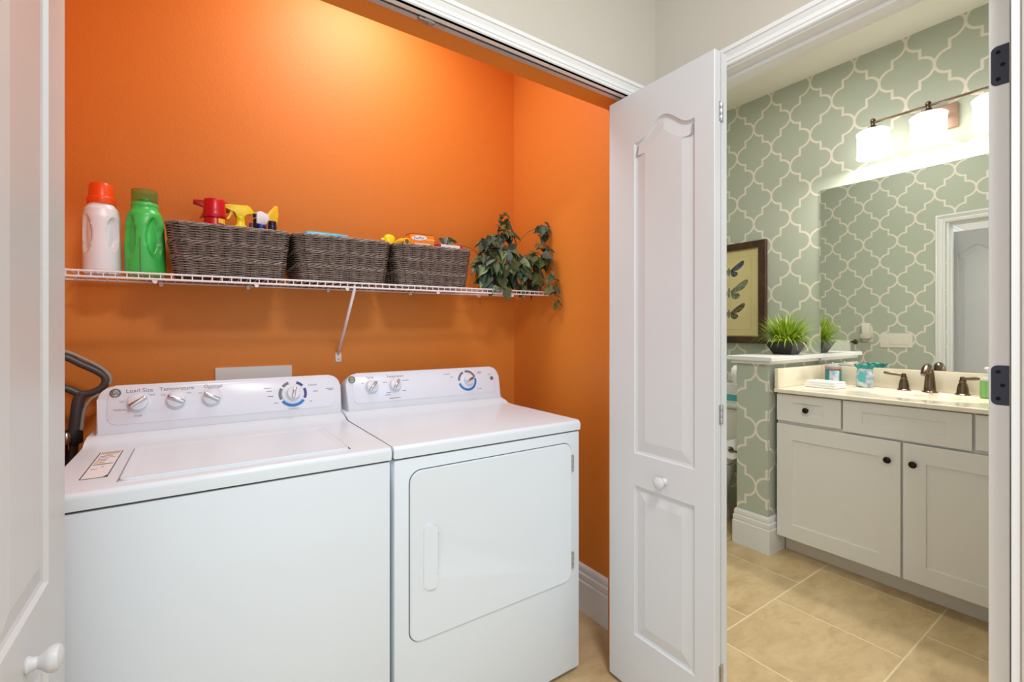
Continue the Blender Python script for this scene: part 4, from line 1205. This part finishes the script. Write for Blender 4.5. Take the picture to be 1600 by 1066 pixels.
# framed print
pf = thing('framed_print', 'dark framed insect engraving hanging above the toilet', 'picture', (XM-.002, 1.815, 1.459))
FXw = Matrix(((0, 0, -1, 0), (-1, 0, 0, 0), (0, 1, 0, 0), (0, 0, 0, 1)))
hw, hh = .256, .344
bm = slab(rect(-hw, hw, -hh, hh), [(rect(-hw+.046, hw-.046, -hh+.046, hh-.046), [(.001, -.014)])], .028, bev=.004)
obj('frame', bm, 'woodf', pf, FXw @ T(0, 0, .028))
bm = ring_frame(rect(-hw+.046, hw-.046, -hh+.046, hh-.046), rect(-hw+.053, hw-.053, -hh+.053, hh-.053), .0145, .021)
obj('fillet', bm, 'fillet', pf, FXw)
pp = obj('paper', box(-hw+.05, hw-.05, -hh+.05, hh-.05, .0140, .0165), 'paper', pf, FXw)
bm = new()
px, pz = hw-.100, hh-.095
for a in ((-px, px, pz, pz+.0012), (-px, px, -pz-.0012, -pz), (-px, -px+.0012, -pz, pz), (px-.0012, px, -pz, pz)): add_box(bm, *a, .0165, .0168)
obj('plate_mark', bm, 'plateline', pf, FXw)
def wing(pts): return [(x, y) for x, y in pts]
UP = [(.008, .004), (.030, .022), (.062, .046), (.098, .066), (.112, .066), (.114, .054), (.108, .036), (.092, .018), (.070, .004), (.040, -.004), (.012, -.006)]
LO = [(.010, -.004), (.036, -.004), (.060, -.010), (.068, -.024), (.056, -.040), (.038, -.046), (.022, -.038), (.012, -.022)]
for zc, mm, s in ((.158, 'moth1', .95), (.012, 'moth2', 1.18), (-.135, 'moth3', 1.0)):
    mo = obj('moth_body', prism([(.006*math.cos(2*PI*i/16)*s, -.006+.032*math.sin(2*PI*i/16)*s) for i in range(16)], .0165, .0169), mm, pp, FXw @ T(0, zc, 0))
    for sg in (1, -1):
        for W_ in (UP, LO):
            lpw = [(sg*x*s, y*s) for x, y in W_]
            if sg < 0: lpw = lpw[::-1]
            obj('wing', prism(lpw, .0165, .0168), mm, mo, FXw @ T(0, zc, 0))

# grass in a bowl on the half wall
gb = thing('potted_grass', 'bright green artificial grass in black square bowl on the half wall', 'plant', (2.905, 1.352, 1.060))
bm = new()
def sq(h, z): return [bm.verts.new((x*h, y*h, z)) for x, y in ((-1, -1), (1, -1), (1, 1), (-1, 1))]
rs = [sq(.047, 0), sq(.050, .003), sq(.083, .070), sq(.083, .074), sq(.076, .074), sq(.070, .060)]
for a, b in zip(rs, rs[1:]):
    for i in range(4): bm.faces.new((a[i], a[(i+1) % 4], b[(i+1) % 4], b[i]))
bm.faces.new(rs[0][::-1]); bm.faces.new(rs[-1])
obj('bowl', bm, 'bowl', gb)
bm = new(); rg = random.Random(3)
for i in range(520):
    a = rg.uniform(0, 2*PI); r0 = .058*math.sqrt(rg.random()); bx_, by_ = r0*math.cos(a), r0*math.sin(a)
    a2 = a+rg.uniform(-.6, .6); lean = rg.uniform(.25, 1.45)*(.35+r0/.058*.95); ln = rg.uniform(.135, .215); wd = rg.uniform(.0030, .0052)
    d = Vector((math.cos(a2), math.sin(a2), 0)); s = Vector((-d.y, d.x, 0)); prev = None
    pos = Vector((bx_, by_, .058)); th = lean*.35
    for k in range(6):
        t = k/5; wk = wd*(1-t**1.6)*(.7+.6*min(t*3, 1)*.5)+.0002
        cur = (bm.verts.new(pos-s*wk), bm.verts.new(pos+s*wk))
        if pos.x+gb.location.x > XM-.012: pass
        if prev: bm.faces.new((prev[0], prev[1], cur[1], cur[0]))
        prev = cur
        th += lean*.22
        pos = pos+(d*math.sin(th)+Vector((0, 0, math.cos(th))))*ln/5
        pos.x = min(pos.x, XM-.012-gb.location.x)
tag(obj('grass_blades', bm, 'blade', gb), kind='stuff')

# toilet, paper roll, tissue box
tl = thing('toilet', 'white toilet half hidden beyond the papered half wall', 'toilet', (XM, 1.740, 0))
obj('tank', box(-.205, -.010, -.222, .222, .385, .690, bev=.02, seg=3), 'porc', tl, smooth=50)
obj('tank_lid', box(-.218, -.006, -.232, .232, .690, .722, bev=.010, seg=3), 'porc', tl, smooth=50)
obj('lever', tube([(-.207, -.165, .64), (-.225, -.165, .64), (-.228, -.11, .632)], .006, n=8), 'nickel', tl, smooth=50)
def egg(z, hx0, hy, xc):
    return [(xc+hx0*math.cos(2*PI*i/36)*(1.0 if math.cos(2*PI*i/36) > 0 else 1.25), hy*math.sin(2*PI*i/36), z) for i in range(36)]
bm = new(); rr = []
for z, hx, hy, xc in ((0, .15, .105, -.36), (.03, .15, .105, -.36), (.12, .135, .095, -.36), (.22, .165, .125, -.40), (.33, .200, .175, -.44), (.385, .205, .185, -.44), (.395, .19, .170, -.44)):
    rr.append([bm.verts.new(p) for p in egg(z, hx, hy, xc)])
for a, b in zip(rr, rr[1:]):
    for i in range(36): bm.faces.new((a[i], a[(i+1) % 36], b[(i+1) % 36], b[i]))
bm.faces.new(rr[0][::-1]); bm.faces.new(rr[-1]); add_box(bm, -.30, -.02, -.10, .10, .30, .386, bev=.01)
obj('bowl', bm, 'porc', tl, smooth=50)
bm = new(); rr = []
for z, s in ((.396, 1.0), (.402, 1.03), (.415, 1.02), (.420, .96)): rr.append([bm.verts.new(p) for p in egg(z, .200*s, .182*s, -.44)])
for a, b in zip(rr, rr[1:]):
    for i in range(36): bm.faces.new((a[i], a[(i+1) % 36], b[(i+1) % 36], b[i]))
bm.faces.new(rr[0][::-1]); bm.faces.new(rr[-1])
obj('seat_lid', bm, 'porc', tl, smooth=50)
tp = thing('toilet_paper', 'white toilet paper roll on the toilet side of the half wall', 'toilet paper', (2.640, PY1, .500))
bm = new(); add_lathe(bm, [(.020, -.05), (.054, -.05), (.055, -.048), (.055, .048), (.054, .05), (.020, .05)], 28, T(0, .068, 0) @ RY(PI/2), cap=False)
add_lathe(bm, [(.020, -.05), (.020, .05)], 28, T(0, .068, 0) @ RY(PI/2), cap=False)
obj('roll', bm, 'tissue', tp, smooth=40)
bm = tube([(-.065, 0, 0), (-.065, .068, 0), (.065, .068, 0), (.065, 0, 0)], .006, n=8); obj('holder', bm, 'bronze', tp, smooth=40)
tbx = thing('tissue_box', 'tissue box with teal base standing on the toilet tank', 'tissue box', (2.985, 1.705, .7225))
obj('box', box(-.058, .058, -.058, .058, 0, .125, bev=.003), 'white', tbx)
obj('teal_band', box(-.0588, .0588, -.0588, .0588, .012, .055, bev=.001), 'tealp', tbx)
bm = new(); n = 28; rr = []
for z, r in ((.124, .020), (.150, .030), (.185, .046), (.215, .040), (.240, .012)):
    rr.append([bm.verts.new((r*math.cos(2*PI*i/n)*(1+.22*math.sin(5*2*PI*i/n)), r*.7*math.sin(2*PI*i/n)*(1+.2*math.sin(4*2*PI*i/n)), z+.010*math.sin(3*2*PI*i/n))) for i in range(n)])
for a, b in zip(rr, rr[1:]):
    for i in range(n): bm.faces.new((a[i], a[(i+1) % n], b[(i+1) % n], b[i]))
bm.faces.new(rr[0][::-1]); bm.faces.new(rr[-1])
obj('tissue', bm, 'tissue', tbx, smooth=60)

# things on the wall facing the mirror (seen in it)
FO = Matrix(((0, 0, 1, 0), (1, 0, 0, 0), (0, 1, 0, 0), (0, 0, 0, 1)))      # local x->Y, y->Z, z->+X
sw = thing('switch_plate', 'four-gang white switch plate seen in the mirror', 'light switch', (XO, 1.338, 1.122))
obj('plate', prism(rrect(-.105, .105, -.058, .058, .005), 0, .005, bev=.0015), 'switch', sw, FO)
for i in range(4):
    q = -.069+.046*i
    obj('rocker', prism(rrect(q-.0165, q+.0165, -.033, .033, .002), .005, .0085, bev=.001), 'switch', sw, FO)
pg = thing('plug_freshener', 'white plug-in air freshener beside the switch plate, seen in mirror', 'air freshener', (XO, 1.532, 1.165))
obj('outlet_plate', prism(rrect(-.035, .035, -.060, .060, .004), 0, .004, bev=.001), 'switch', pg, FO)
obj('bottle', prism(rrect(-.026, .026, .012, .100, .010), .010, .052, bev=.006), 'switch', pg, FO, smooth=40)
obj('base', prism(rrect(-.034, .034, -.030, .014, .008), .004, .058, bev=.006), 'kick', pg, FO, smooth=40)
tr_ = thing('towel_bar', 'dark towel bar carrying a white towel, seen in the mirror', 'towel bar', (XO, 1.74, 1.105))
bm = new()
for q in (-.12, .12):
    add_tube(bm, [(0, q, 0), (.060, q, 0)], .008, n=10); add_lathe(bm, [(.022, 0), (.022, .006), (.014, .010)], 18, T(0, q, 0) @ RY(PI/2))
obj('posts', bm, 'bronze', tr_, smooth=50)
obj('bar', tube([(.055, -.125, 0), (.055, .125, 0)], .006, n=10), 'bronze', tr_, smooth=50)
ht = thing('hand_towel', 'white hand towel hanging over the bar, seen in the mirror', 'towel', (XO+.055, 1.74, 1.105))
bm = new()
pr = [(-.016, -.26), (-.014, -.02), (-.009, .008), (0, .012), (.009, .008), (.014, -.02), (.018, -.34), (.012, -.34), (.008, -.02), (0, .0065), (-.008, -.02), (-.011, -.26)]
a = [bm.verts.new((x, -.10, z)) for x, z in pr]; b = [bm.verts.new((x, .10, z)) for x, z in pr]; n = len(pr)
for i in range(n): bm.faces.new((a[i], a[(i+1) % n], b[(i+1) % n], b[i]))
bm.faces.new(a[::-1]); bm.faces.new(b)
obj('cloth', bm, 'towel', ht, smooth=40)
